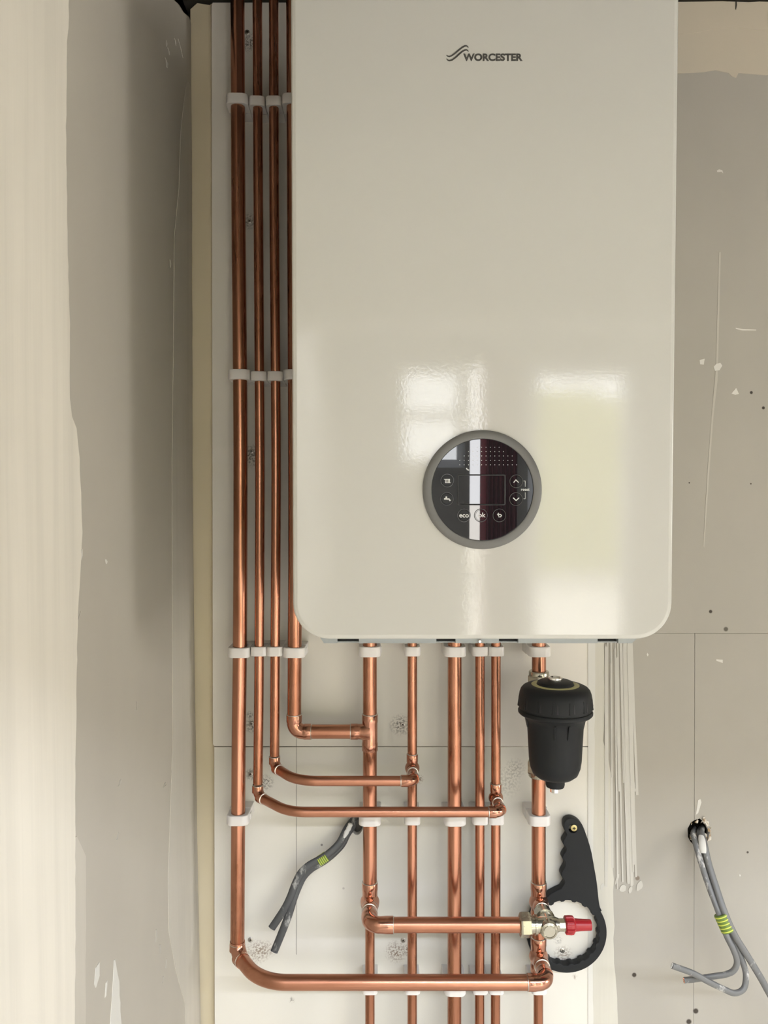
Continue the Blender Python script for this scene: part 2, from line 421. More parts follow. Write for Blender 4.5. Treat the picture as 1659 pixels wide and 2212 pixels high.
notchR = [(1500, 1826), (1516, 1826), (1529, 1816), (1532, 1798), (1524, 1780), (1511, 1768), (1500, 1772)]
plate('plasterboard', [[(xr+gap, zfl), (xs-gap*.8, zfl)] + [(x-gap*.8, z) for x, z in pix(notchL[::-1], 0)] + [(xs-gap*.8, zj2-gap/2), (xr+gap, zj2-gap/2)]], 0, .0125, M_GREYBOARD, wall_back)
plate('plasterboard', [[(xs+gap*.4, zfl), (RX, zfl), (RX, zj2-gap/2), (xs+gap*.4, zj2-gap/2)] + [(x+gap*.4, z) for x, z in pix(notchR[::-1], 0)]], 0, .0125, M_GREYBOARD, wall_back)
zs_top = P(430, 9, .012).z
xsl = XL(1.5)-0.004
plate('plasterboard', [[(xsl-.004, zfl), (xl+.03, zfl), (xl+.03, zs_top), (xl-.003, zs_top+.001), (xl-.005, zs_top-.001), (xl-.026, zs_top+.002), (xsl, zs_top-.008)]], .012, .0125, M_STRIP, wall_back, bevel=.0008)

def smear(name, pts, Y, mat, thick=.0006, kind=None):
    return plate(name, [pix(pts, 0)], -thick+Y, thick, mat, wall_back, kind)
def edge(xs_ys, amp, step=22):
    out = []
    for (x0, y0), (x1, y1) in zip(xs_ys, xs_ys[1:]):
        n = max(1, int(abs(y1-y0)/step))
        for k in range(n): out.append((x0+(x1-x0)*k/n+random.uniform(-amp, amp), y0+(y1-y0)*k/n))
    out.append(xs_ys[-1]); return out
band_r = edge([(1303, 1330), (1306, 1500), (1303, 1600), (1312, 1630), (1322, 1700), (1325, 1900), (1326, 2000), (1326, 2080), (1334, 2180), (1342, 2400)], 1.5)
smear('joint_compound', [(1272, 1330)] + band_r + [(1272, 2400)], 0, M_COMPOUND, .0007)
smear('joint_compound', [(1270, 1330)] + edge([(1286, 1330), (1284, 1600), (1280, 2000), (1282, 2400)], .8) + [(1270, 2400)], -.0004, M_SMEAR, .0006)
mb = MB()
for k in range(26):                                # trowel streaks dragged down from the band
    x = random.uniform(1308, 1366); w = random.uniform(.8, 3.2); lean = (x-1308)/58
    y0 = 1385 + random.uniform(-40, 60); y1 = 1925 - random.uniform(0, 60) - 200*(random.random() < .3)
    if random.random() < .25: y0 = random.uniform(1500, 1700)
    pts = [(x-w, y0), (x, y0-10), (x+w, y0)] + [(x+w+lean*14*t+random.uniform(-.6, .6), y0+(y1-y0)*t) for t in (.25, .5, .75, 1)]
    pts += [(x-w+lean*14*t, y0+(y1-y0)*t) for t in (1, .75, .5, .25)]
    q = [P(a, b_, -.0008-.00003*k) for a, b_ in pts]; n = len(q)
    mb.add(q + [p+Vector((0, .002, 0)) for p in q], [list(range(n))] + [[i, i+n, (i+1) % n + n, (i+1) % n] for i in range(n)])
for (x, y, a, b_) in ((1345, 1919, 9, 9), (1362, 1922, 4, 8), (1382, 1914, 7, 12), (1333, 1900, 3, 14), (1301, 1915, 4, 9)):
    q = [P(x+a*math.cos(t)*random.uniform(.7, 1.1)+.25*b_*math.sin(t), y-b_*math.sin(t)*random.uniform(.7, 1.1), -.001) for t in [2*math.pi*k/11 for k in range(11)]]; n = 11
    mb.add(q + [p+Vector((0, .001, 0)) for p in q], [list(range(n))] + [[i, i+n, (i+1) % n + n, (i+1) % n] for i in range(n)])
obj('trowel_streaks', mb, M_STREAK, wall_back, 'stuff')
# compound along the head of the right-hand board
low = [(1700, 152), (1655, 163), (1620, 160), (1595, 158), (1590, 168), (1582, 166), (1574, 158), (1545, 152), (1520, 156), (1490, 158), (1440, 160)]
smear('joint_compound', [(1440, 5), (1520, 4), (1560, 3), (1600, 6), (1640, 4), (1720, 6)] + low, 0, M_COMPOUND_W, .0007)
low2 = [(1700, 62), (1640, 66), (1590, 60), (1540, 64), (1500, 72), (1440, 78)]
smear('joint_compound', [(1440, 6), (1560, 5), (1640, 6), (1720, 8)] + low2, -.0007, M_COMPOUND_W, .0005)
smear('crack', [(1588, 1), (1590, 1), (1591, 12), (1589, 23), (1587.5, 20)], -.0014, M_DARK, .0004)
smear('plaster_scratch', [(1553, 545), (1557, 545), (1550, 820), (1541, 900), (1532, 1020), (1521, 1184), (1519, 1180), (1528, 1020), (1537, 900), (1546, 800)], 0, M_FAINT, .0004)
for pts in ([(1541, 792), (1547, 786), (1556, 784), (1560, 790), (1554, 800), (1544, 801)], [(1511, 778), (1522, 775), (1520, 788), (1512, 787)],
            [(1548, 369), (1553, 366), (1560, 368), (1562, 375), (1558, 371), (1550, 372)], [(1588, 708), (1604, 711), (1633, 712), (1633, 714), (1604, 714), (1590, 711)],
            [(1547, 1424), (1561, 1425), (1561, 1432), (1555, 1430), (1547, 1427)], [(1508, 1728), (1513, 1726), (1515, 1733), (1508, 1756), (1503, 1760)],
            [(1596, 1888), (1600, 1890), (1598, 1894)], [(1398, 1410), (1401, 1414), (1399, 1418), (1397, 1414)], [(1580, 850), (1590, 838), (1596, 851), (1588, 853)]):
    smear('plaster_fleck', pts, 0, M_SMEAR, .0005)
smear('pencil_line', [(639.6, 1592), (640.6, 1592), (640.6, 2062), (639.6, 2062)], 0, M_PENCIL, .0002)
def screw_head(px, py, r_px, mat, parent, Y=0.0):
    c = P(px, py, Y); r = r_px*.00075
    s = obj('screw', MB().lathe([(r, 0), (r, -.0006), (r*.8, -.0012), (r*.3, -.0013)], c, (0, 1, 0), 20), mat, parent)
    a = random.uniform(0, 1.5); mb = MB()
    for k in (0, 1):
        d = Vector((math.cos(a+k*math.pi/2), 0, math.sin(a+k*math.pi/2))); e = Vector((-d.z, 0, d.x))
        mb.add([c+d*r*.55+e*r*.12+Vector((0, -.0015, 0)), c-d*r*.55+e*r*.12+Vector((0, -.0015, 0)), c-d*r*.55-e*r*.12+Vector((0, -.0015, 0)), c+d*r*.55-e*r*.12+Vector((0, -.0015, 0)),
                c+d*r*.55+e*r*.12+Vector((0, -.0008, 0)), c-d*r*.55+e*r*.12+Vector((0, -.0008, 0)), c-d*r*.55-e*r*.12+Vector((0, -.0008, 0)), c+d*r*.55-e*r*.12+Vector((0, -.0008, 0))],
               [[0, 1, 2, 3], [0, 4, 5, 1], [1, 5, 6, 2], [2, 6, 7, 3], [3, 7, 4, 0]])
    obj('screw_slot', mb, M_DARK, s)
    return s
for x, y in ((534, 70), (539, 478), (543, 975), (543, 1563), (541, 1672), (870, 1565), (541, 2030), (871, 2031), (1215, 2053)):
    screw_head(x, y, 5.5, M_SCREW, wall_back)
# rough hole edges where cables come out
mb = MB()
for k in range(26):
    a = random.uniform(0, 2*math.pi); x, y = 1510+23*math.cos(a)*random.uniform(.85, 1.1), 1797+28*math.sin(a)*random.uniform(.85, 1.1)
    if y > 1815: y -= 18
    c = P(x, y, 0); r = random.uniform(.002, .006)
    vs = [c + Vector((random.uniform(-1, 1)*r, random.uniform(-.8, .3)*r, random.uniform(-1, 1)*r*1.4)) for _ in range(5)]
    mb.add(vs, [[0, 1, 2], [0, 2, 3], [0, 3, 4], [1, 2, 3, 4], [0, 1, 4]])
obj('torn_paper', mb, M_RUBBLE, wall_back, 'stuff', recalc=False)
slab('hole_backing', (P(745, 1700).x, .020, P(745, 1830).z), (P(800, 1700).x, .044, P(745, 1740).z), wall_mat('mortar', (.30, .28, .25), (.2, .19, .17)), wall_back, None)

# left wall: plasterboard with bands of joint compound and a broken top corner
def left_strip(name, rows, mat, parent, lift=0.0, kind=None, thick=.012):
    """rows: (z, y_left, y_right) from top to bottom"""
    mb = MB(); rings = []
    for z, a, b_ in rows:
        x = XL(z) + lift
        rings.append([(x, a, z), (x, b_, z), (x-thick, b_, z), (x-thick, a, z)])
    mb.loft(rings, True, (True, True), False)
    return obj(name, mb, mat, parent, kind)
yend = 0.006
zc1 = PL(413, 47).z; zc0 = PL(374, -2).z; yc0 = PL(374, -2).y
rows = [(CZ, FY, yc0-.03), (zc0+.005, FY, yc0-.004), (zc0, FY, yc0), (zc0-(zc0-zc1)*.4, FY, yc0+(-.002-yc0)*.35), (zc0-(zc0-zc1)*.55, FY, yc0+(-.002-yc0)*.62), (zc1, FY, -.004)]
rows += [(zc1-.004-k*(zc1-.004)/44, FY, yend) for k in range(45)]
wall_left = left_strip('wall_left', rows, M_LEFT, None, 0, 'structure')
slab('masonry', (-0.6, FY, 0), (-0.345, .045, CZ), M_DARK, wall_left, None)
def yz_edge(pts, step=24, amp=1.0):
    e = edge(pts, amp, step); out = []
    for x, y in e:
        p = PL(x, y); out.append((p.z, p.y))
    return out
def band(name, left, right, mat, lift, step=24, amp=.8):
    r = yz_edge(right, step, amp)
    if left is None: rows = [(z, FY+.01, y) for z, y in r]
    else:
        def lerp_x(y):
            for (x0, y0), (x1, y1) in zip(left, left[1:]):
                if y0 <= y <= y1: return x0+(x1-x0)*(y-y0)/(y1-y0)
            return left[-1][0]
        rows = []
        for x, y in edge(right, amp, step):
            pr = PL(x, y); pl_ = PL(min(lerp_x(y), x-.1), y)
            rows.append((pr.z, pl_.y, pr.y))
    rows = sorted(rows, key=lambda q: -q[0])
    return left_strip(name, rows, mat, wall_left, lift, None, lift+.0004)
band('joint_compound', None, [(146, -60), (146, 60), (142, 90), (140, 300), (143, 500), (148, 700), (149, 860), (153, 900), (163, 925), (169, 990), (174, 1090), (176, 1150), (172, 1230), (167, 1300), (164, 1400), (163, 1500), (160, 1700), (160, 1850), (161, 2000), (158, 2300)], M_LEFTBAND, .0012)
band('joint_compound', [(152, 1806), (155, 2300)], [(164, 1806), (176, 1830), (184, 1850), (184, 2000), (183, 2300)], M_LEFTBAND2, .0007)
band('joint_compound', [(404, 190), (398, 240), (390, 330), (386, 450), (376, 560), (374, 800), (371, 1000), (371, 1400), (372, 1540), (368, 1650), (361, 1800), (362, 1900), (378, 2000), (398, 2100), (404, 2300)],
     [(412, 190), (413, 260), (413.5, 330), (414, 450), (414, 560), (415, 800), (415, 1000), (416, 1400), (415, 1540), (415, 1650), (418, 1800), (420, 1900), (424, 2000), (427, 2100), (432, 2300)], M_LEFTBAND2, .0007, 30, .4)
band('plaster_smear', [(246, 2072), (236, 2180), (230, 2300)], [(248, 2072), (256, 2120), (261, 2212), (263, 2300)], M_SMEAR, .0006, 14, .6)
band('plaster_smear', [(206, 2078), (203, 2108), (206, 2132)], [(214, 2078), (214, 2108), (207, 2132)], M_SMEAR, .0006, 10, .4)
band('plaster_smear', [(228, 2118), (226, 2150)], [(231, 2118), (229, 2150)], M_SMEAR, .0006, 10, .3)
for x, y, w, h, ln in ((360, 95, 1.2, 12, 0), (363, 112, 1.2, 14, 3), (359, 138, 2.6, 18, 2), (378, 92, 1.5, 14, 2), (385, 105, .8, 40, 10), (368, 570, 1.4, 16, 0), (389, 480, 1.6, 40, 3),
                       (229, 1213, 2.2, 10, 1), (178, 1200, 1.8, 28, -5), (175, 1350, 1.6, 60, -20), (262, 1690, 3, 14, -6), (358, 1695, 2.6, 10, -4), (256, 1805, 1.2, 16, -4), (296, 1524, 1.2, 18, -1),
                       (338, 2020, 1.6, 26, -1), (346, 2050, 1.2, 20, 1), (360, 2080, 1.2, 20, -2), (353, 2115, 1.6, 14, -2)):
    band('plaster_fleck', [(x-w, y-h/2), (x-w*.6+ln, y+h/2)], [(x-w*.2, y-h/2), (x+w+ln/2, y), (x+ln, y+h/2)], M_FAINT if y > 1300 else M_SMEAR, .0006, 8, .2)

# windows, door, garden: daylight seen in reflections, other openings, and an added patio door
def frame_mb(u0, u1, z0, z1, w, at, d, axis, bars=()):
    mb = MB()
    def bx(a0, a1, c0, c1):
        if axis == 'y': mb.box((a0, at, c0), (a1, at+d, c1))
        else: mb.box((at, a0, c0), (at+d, a1, c1))
    bx(u0, u0+w, z0, z1); bx(u1-w, u1, z0, z1); bx(u0+w, u1-w, z0, z0+w); bx(u0+w, u1-w, z1-w, z1)
    for z in bars: bx(u0+w, u1-w, z-w/2, z+w/2)
    return mb
door_1 = obj('door_1', frame_mb(*DOOR, .07, FY-.10, .06, 'y'), M_PVC, None, 'structure')
obj('pane', MB().box((DOOR[0]+.07, FY-.075, DOOR[2]+.07), (DOOR[1]-.07, FY-.065, DOOR[3]-.07)), M_PANE, door_1)
window_3 = obj('window_3', MB().box((ROOF[0], ROOF[2], CZ+.10), (ROOF[1], ROOF[2]+.05, CZ+.16)).box((ROOF[0], ROOF[3]-.05, CZ+.10), (ROOF[1], ROOF[3], CZ+.16)).box((ROOF[0]-.05, ROOF[2], CZ+.10), (ROOF[0], ROOF[3], CZ+.16)).box((ROOF[1], ROOF[2], CZ+.10), (ROOF[1]+.05, ROOF[3], CZ+.16)), M_PVC, None, 'structure')
obj('pane', MB().box((ROOF[0], ROOF[2]+.05, CZ+.125), (ROOF[1], ROOF[3]-.05, CZ+.135)), M_PANE, window_3)
added_door = obj('added_door', frame_mb(*ADDED_DOOR, .06, FY-.10, .06, 'y'), M_PVC, None, 'structure')  # added door, out of view, to let in more daylight
obj('mullion', MB().box(((ADDED_DOOR[0]+ADDED_DOOR[1])/2-.04, FY-.10, ADDED_DOOR[2]+.06), ((ADDED_DOOR[0]+ADDED_DOOR[1])/2+.04, FY-.04, ADDED_DOOR[3]-.06)), M_PVC, added_door)
window_1 = obj('window_1', frame_mb(*WIN1, .05, FY-.10, .06, 'y', (1.89,)), M_PVC, None, 'structure')
obj('pane', MB().box((WIN1[0]+.05, FY-.075, WIN1[2]+.05), (WIN1[1]-.05, FY-.065, WIN1[3]-.05)), M_PANE, window_1)
window_2 = obj('window_2', frame_mb(*WIN2, .05, RX+.03, .06, 'x'), M_PVC, None, 'structure')
obj('pane', MB().box((RX+.055, WIN2[0]+.05, WIN2[2]+.05), (RX+.065, WIN2[1]-.05, WIN2[3]-.05)), M_PANE, window_2)
slab('ground', (-25, -40, -.25), (30, FY-.15, -.1), M_PAVE)
mb = MB(); nx = 40
for i in range(nx):
    x0 = 1.95 + i*.8; h = 2.8 + random.uniform(-.12, .15)
    mb.box((x0, -13.2+random.uniform(-.1, .1), -.1), (x0+.82, -12.4, h))
h = obj('hedge', mb, M_HEDGE); h['label'] = 'clipped green hedge across the garden mirrored in the boiler front'; h['category'] = 'hedge'
cur = thing('curtain', 'maroon hanging cloth with pink edge mirrored in the round boiler display', 'curtain', (.66, FY+.08, .05))
mb = MB(); n = 40
fr = [(.615+.185*k/n, FY+.09+.018*math.sin(k*1.1), 0) for k in range(n+1)]
mb.loft([[(x, y, .05) for x, y, _ in fr] + [(x, y-.004, .05) for x, y, _ in fr[::-1]], [(x, y, 2.25) for x, y, _ in fr] + [(x, y-.004, 2.25) for x, y, _ in fr[::-1]]])
obj('cloth', mb, M_MAROON, cur)
obj('lining', MB().box((.580, FY+.06, .05), (.618, FY+.0605, 2.25)), M_PINK, cur)

# ------------------------------------------------------------------ the boiler
YF = -0.362
fb = P(1042.5, 1382, YF)
TILT = R(1.2)
boiler = thing('boiler', 'large white enamelled wall-hung boiler with rounded lower corners and round dark control display', 'boiler', fb)
boiler.rotation_euler = (TILT, 0, 0)
BM = Matrix.Translation(fb) @ Matrix.Rotation(TILT, 4, 'X')
BI = BM.inverted()
BN = (BM.to_3x3() @ Vector((0, 1, 0)))
def F(px, py):                                      # pixel -> (x, z) on the boiler's front plane
    d = ray(px, py); t = (fb-CAM).dot(BN)/d.dot(BN)
    q = BI @ (CAM + d*t); return q.x, q.z
def rr(x0, x1, z0, z1, rb, rt, n=12):
    pts = []
    for cx, cz, r, a0 in ((x1-rb, z0+rb, rb, -90), (x1-rt, z1-rt, rt, 0), (x0+rt, z1-rt, rt, 90), (x0+rb, z0+rb, rb, 180)):
        for k in range(n+1):
            a = R(a0+90*k/n); pts.append((cx+r*math.cos(a), cz+r*math.sin(a)))
    return pts
W2, BH = .2197, .775
def rring(d, y): return [(x, y, z) for x, z in rr(-W2+d, W2-d, d, BH-d, max(.0425-d, .002), max(.02-d, .002))]
mb = MB().loft([rring(.0015, .034), rring(0, .032), rring(0, .0055), rring(.0006, .0028), rring(.0018, .0012), rring(.0030, .0008), rring(.0034, .0008), rring(.0044, .0002), rring(.006, 0)])
obj('front_panel', mb, M_ENAMEL, boiler, local=True)
mb = MB().loft([[(x, y, z) for x, z in rr(-W2+.003, W2-.003, .004, BH-.003, .03, .015)] for y in (.0345, .335)])
obj('casing', mb, M_ENAMEL, boiler, local=True)
# grey chin below the panel, with slots
def FX(px): return F(px, 1384)[0]
zb = F(1042, 1391)[1]; zt = .004
cuts = [(728, 775), (943, 985), (1079, 1121), (1293, 1338)]
xa, xb = FX(688), FX(1386)
mbg, x = MB(), xa
edges = [xa] + [FX(v) for c in cuts for v in c] + [xb]
for i in range(0, len(edges), 2):
    a, b_ = edges[i], edges[i+1]
    tl = .006 if i == 0 else 0.0; tr = .010 if i == len(edges)-2 else 0.0
    mbg.add([(a+tl, .004, zb), (b_-tr, .004, zb), (b_, .004, zt), (a, .004, zt), (a+tl, .03, zb-.002), (b_-tr, .03, zb-.002), (b_, .03, zt), (a, .03, zt)],
            [[0, 1, 2, 3], [4, 7, 6, 5], [0, 4, 5, 1], [1, 5, 6, 2], [2, 6, 7, 3], [3, 7, 4, 0]])
for a, b_ in cuts: mbg.box((FX(a), .008, zb), (FX(b_), .03, zb+.0012))
obj('bottom_rail', mbg, M_GREY, boiler, local=True)
for a, b_ in cuts: obj('slot', MB().box((FX(a)+.0002, .014, zb+.0011), (FX(b_)-.0002, .029, zt)), M_SLOT_SHADE, boiler, local=True)
obj('casing_screw', MB().lathe([(.0022, 0), (.0022, -.002), (.0014, -.0032)], (F(1037, 1386)[0], .004, F(1037, 1386.5)[1]), (0, 1, 0), 16), M_CHROME, boiler, local=True)
# the logo: two wave strokes and lettering
def stroke(pts, w0):
    mb = MB(); q = [Vector((F(x, y)[0], 0, F(x, y)[1])) for x, y in pts]
    top, bot = [], []
    for i, p in enumerate(q):
        t = (q[min(i+1, len(q)-1)]-q[max(i-1, 0)]).normalized(); nrm = Vector((-t.z, 0, t.x))
        w = w0*(.35+.65*math.sin(math.pi*(i+.35)/(len(q)-.3)))
        top.append(p+nrm*w); bot.append(p-nrm*w)
    n = len(q); vs = [v+Vector((0, -.0004, 0)) for v in top+bot] + [v+Vector((0, .0001, 0)) for v in top+bot]
    fs = [[i, i+1, n+i+1, n+i] for i in range(n-1)] + [[2*n+i, 2*n+i+1, i+1, i] for i in range(n-1)] + [[n+i, n+i+1, 3*n+i+1, 3*n+i] for i in range(n-1)]
    mb.add(vs, fs); return mb
logo = text_mesh('logo', 'WORCESTER', .0118, *F(1064.5, 124.3), -.0001, M_LOGO, boiler, bold=.00050, xs=1.0)
xs_ = [v.co.x for v in logo.data.vertices]; zs_ = [v.co.z for v in logo.data.vertices]
lx0, lz0 = F(1000.5, 132); lx1, lz1 = F(1129, 115.6)
for v in logo.data.vertices:
    v.co.x = lx0 + (v.co.x-min(xs_))/(max(xs_)-min(xs_))*(lx1-lx0)
    v.co.z = lz0 + (v.co.z-min(zs_))/(max(zs_)-min(zs_))*(lz1-lz0)
S1 = [(964.5, 119), (967, 121.5), (971, 122.3), (976, 120.5), (984, 114.5), (992, 107.5), (999, 102), (1004, 99.5), (1008, 99.3), (1010.5, 101), (1011.5, 103.5)]
S2 = [(964.8, 127), (967, 130), (971, 131.2), (977, 129.5), (985, 123.5), (993, 116), (999, 111), (1004, 108.3), (1008, 108), (1010.5, 109.5), (1011.8, 112)]
for S in (S1, S2): obj('wave_stroke', stroke(S, .00095), M_LOGO, boiler, local=True)
# control display
dc = F(1041.2, 1058)
def DX(px, py): return F(px, py)
r_out, r_in = .0683, .0583
mb = MB().lathe([(r_out, .001), (r_out, -.0022), (r_out-.0012, -.0034), (r_out-.004, -.0042), (r_in+.0016, -.0046), (r_in+.0004, -.0042), (r_in, -.0030)], (dc[0], 0, dc[1]), (0, 1, 0), 96, caps=(False, False))
obj('display_bezel', mb, M_BEZEL, boiler, local=True)
mb = MB().lathe([(r_in+.0003, 0), (r_in+.0003, -.0032), (r_in-.0004, -.0034)], (dc[0], 0, dc[1]), (0, 1, 0), 96)
cover = obj('display_cover', mb, M_GLASSY, boiler, local=True)
def ring_rect(x0, x1, z0, z1, w, y, h):
    a, b_ = rr(x0, x1, z0, z1, .002, .002, 4), rr(x0+w, x1-w, z0+w, z1-w, .0014, .0014, 4)
    m_ = rr(x0+w/2, x1-w/2, z0+w/2, z1-w/2, .0017, .0017, 4)
    return MB().loft([[(x, y, z) for x, z in a], [(x, y-h, z) for x, z in m_], [(x, y, z) for x, z in b_]], True, (False, False))
sx0, sz0 = F(987.5, 1091.5); sx1, sz1 = F(1091.5, 1024.5)
scr = obj('screen', MB().box((sx0+.0025, -.0037, sz0+.0025), (sx1-.0025, -.0030, sz1-.0025)), M_GLASSY, boiler, local=True)
obj('screen_rim', ring_rect(sx0, sx1, sz0, sz1, .0018, -.0033, .0010), M_BEZEL2, scr, local=True)
YI = -.0044
def strip2(mb, pts, w):
    q = [Vector((F(x, y)[0], 0, F(x, y)[1])) for x, y in pts]
    for a, b_ in zip(q, q[1:]):
        t = (b_-a).normalized(); nrm = Vector((-t.z, 0, t.x))*w; e = t*w*.6
        vs = [a+nrm-e, a-nrm-e, b_-nrm+e, b_+nrm+e]
        mb.add([v+Vector((0, YI-.0002, 0)) for v in vs] + [v+Vector((0, YI+.0002, 0)) for v in vs], [[0, 1, 2, 3], [0, 4, 5, 1], [1, 5, 6, 2], [2, 6, 7, 3], [3, 7, 4, 0]])
    return mb
def button(px, py):
    c = F(px, py)
    mb = MB().lathe([(.0077, -.0030), (.0076, -.0041), (.0068, -.0041), (.0066, -.0036), (.0061, -.0036), (.0059, -.0042), (.0001, -.0042)], (c[0], 0, c[1]), (0, 1, 0), 40)
    o = obj('button', mb, M_GLASSY, boiler, local=True)
    obj('button_rim', MB().lathe([(.0078, -.0034), (.0076, -.0042), (.0071, -.0042), (.0069, -.0034)], (c[0], 0, c[1]), (0, 1, 0), 40, caps=(False, False)), M_BEZEL2, o, local=True)
    return o
b1 = button(965.5, 1038); mb = MB()
strip2(mb, [(959, 1035.5), (971, 1035.5)], .0004)
for k in range(4): strip2(mb, [(961.5+k*3, 1035.5), (961.5+k*3, 1043)], .00042)
strip2(mb, [(961.5, 1043), (972.5, 1043)], .0004); obj('radiator_icon', mb, M_ICON, b1, local=True)
b2 = button(964.8, 1077.5); mb = MB()
strip2(mb, [(959.5, 1077.5), (969, 1078), (971.5, 1081)], .0008); strip2(mb, [(963.5, 1077), (963.5, 1073.5)], .0009); obj('tap_icon', mb, M_ICON, b2, local=True)
b3 = button(1113.8, 1039.8); obj('arrow_icon', strip2(MB(), [(1108.5, 1042), (1113, 1036.8), (1118.5, 1042)], .0005), M_ICON, b3, local=True)
b4 = button(1113.3, 1078); obj('arrow_icon', strip2(MB(), [(1107.5, 1075.5), (1113.5, 1081), (1119.5, 1075.5)], .0005), M_ICON, b4, local=True)
b5 = button(1001.5, 1113); text_mesh('eco_lettering', 'eco', .0076, *F(1001.5, 1113), YI, M_ICON, b5, bold=.00012)
b6 = button(1037.8, 1113); text_mesh('ok_lettering', 'ok', .0076, *F(1039.5, 1112.6), YI, M_ICON, b6, bold=.00012)
b7 = button(1077.5, 1113); mb = MB()
strip2(mb, [(1073.5, 1111), (1080, 1111), (1082, 1113.2), (1080, 1116.2), (1076, 1116.2)], .0005); strip2(mb, [(1076, 1108.2), (1073.3, 1111), (1076, 1113.6)], .00045); obj('back_icon', mb, M_ICON, b7, local=True)
YI0, YI = YI, -.0036
mb = strip2(strip2(MB(), [(1130, 1039), (1133.3, 1039), (1133.3, 1051.5)], .00022), [(1130, 1077.5), (1133.3, 1077.5), (1133.3, 1064)], .00022); obj('bracket_line', mb, M_ICON, cover, local=True)
text_mesh('reset_lettering', 'reset', .0048, *F(1133.3, 1057.5), YI, M_ICON, cover, bold=.00004)
mb = MB()
for r_, cnt in ((966.5, 6), (975.8, 9), (985.2, 12), (994.8, 13), (1004.3, 14)):
    for k in range(cnt):
        cx_ = 1049 + (k-(cnt-1)/2)*9.4 + (0 if cnt % 2 else 4.7); c = F(cx_, r_)
        mb.lathe([(.00045, -.0032), (.00042, -.0038)], (c[0], 0, c[1]), (0, 1, 0), 8)
obj('raised_dots', mb, M_ICON, cover, 'stuff', local=True)
mb = strip2(MB(), [(1007, 1012), (1009, 1015), (1012, 1015.5)], .0006); obj('flame_icon', mb, M_ICON, cover, local=True)

# ------------------------------------------------------------------ copper pipework
YP, Y22, Y15 = -.045, -.112, -.102
R22, R15 = .011, .0075
ZB = fb.z + .0095                                   # where the pipes leave the boiler
def poly(pts, Y): return [P(x, y, Y) for x, y in pts]
def dense(pts, n=8):
    """Catmull-Rom through pts"""
    pts = [Vector(p) for p in pts]; out = []
    q = [2*pts[0]-pts[1]] + pts + [2*pts[-1]-pts[-2]]
    for i in range(1, len(q)-2):
        for k in range(n):
            t = k/n; a, b_, c, d = q[i-1], q[i], q[i+1], q[i+2]
            out.append(.5*((2*b_) + (c-a)*t + (2*a-5*b_+4*c-d)*t*t + (3*b_-a-3*c+d)*t**3))
    out.append(pts[-1]); return out
def pipe(parent, pts, r, mat=None): return obj('pipe', MB().tube(pts, r, 28), mat or M_COPPER, parent)
def band_ring(parent, c, d, r):
    """the bright solder line at the mouth of a fitting"""
    return obj('solder_ring', MB().lathe([(r, -.0008), (r+.0011, -.0004), (r+.0012, .0005), (r, .0010)], c, d, 28, caps=(False, False)), M_SOLDER, parent)
def elbow(parent, a, c, b_, r, bend, leg, rings=True, leg2=None):
    a, c, b_ = Vector(a), Vector(c), Vector(b_)
    da, db = (a-c).normalized(), (b_-c).normalized(); leg2 = leg2 or leg
    pts = fillet([c+da*leg, c, c+db*leg2], [bend], 12)
    pts = [pts[0], pts[0]-da*.0008] + [c+da*(leg-.011)] + pts[1:-1] + [c+db*(leg2-.011)] + [pts[-1]-db*(-.0000)-db*.0008, pts[-1]]
    n = len(pts); rad = [r+.0009, r+.0013, r+.0013] + [r+.0007]*(n-6) + [r+.0013, r+.0013, r+.0009]
    e = obj('elbow', MB().tube(pts, rad, 28), M_FIT, parent)
    if rings:
        band_ring(parent, c+da*leg, da, r); band_ring(parent, c+db*leg2, db, r)
    return c+da*leg, c+db*leg2
def tee(parent, c, up, dn, bdir, blen, r, rb=None):
    c = Vector(c); rb = rb or r; z = Vector((0, 0, 1)); bd = Vector(bdir).normalized()
    mb = MB().tube([c+z*up, c+z*(up-.0008), c+z*(up-.012), c+z*(up-.014), c-z*(dn-.014), c-z*(dn-.012), c-z*(dn-.0008), c-z*dn],
                   [r+.0009, r+.0014, r+.0014, r+.0009, r+.0009, r+.0014, r+.0014, r+.0009], 28)
    mb.tube([c, c+bd*(r*.8), c+bd*(r+.002), c+bd*(blen-.012), c+bd*(blen-.010), c+bd*(blen-.0008), c+bd*blen],
            [rb+.004, rb+.0032, rb+.0012, rb+.0009, rb+.0014, rb+.0014, rb+.0009], 28)
    o = obj('tee', mb, M_FIT, parent)
    band_ring(parent, c+z*up, z, r); band_ring(parent, c+bd*blen, bd, rb)
    return o
def down_to(p, z): return Vector((p.x, p.y, z))
XR = {k: P(k, 1700, YP).x for k in (799, 890.5, 982, 1036.5, 1071, 1163.7)}
def col(px, ypx): return P(px, ypx, YP)

# risers and the runs that leave them
zH4 = P(900, 2122, Y22).z; zBY = P(960, 1998, Y22).z; zH3 = P(850, 1754, Y15).z; zH2 = P(760, 1687, Y15).z; zH1 = P(715, 1580.5, YP).z
pw1 = thing('copper_pipe', 'leftmost wide copper riser bending at the bottom into the lowest horizontal pipe', 'pipe', P(512.5, 2062, YP))
p1 = dense(poly([(512.9, -40), (513.4, 85), (515, 440), (518.3, 800), (519.5, 1050), (518.2, 1390), (515.7, 1600), (514, 1850), (512.8, 2040)], YP))
c1 = P(512.3, 2062, YP); q1 = P(563, 2121.5, Y22); q1.z = zH4
E4 = Vector((XR[1163.7], Y22, zH4))
pipe(pw1, [down_to(p1[0], CZ-.01)] + p1, R22)
_, e1 = elbow(pw1, p1[-1], c1, q1, R22, .022, .018)
pipe(pw1, fillet([c1+(q1-c1).normalized()*.012, q1, E4-Vector((.018, 0, 0))], [.075], 16), R22, M_COPPER_H)
elbow(pw1, E4-Vector((.1, 0, 0)), E4, E4+Vector((0, .1, 0)), R22, .016, .030, True, .026)
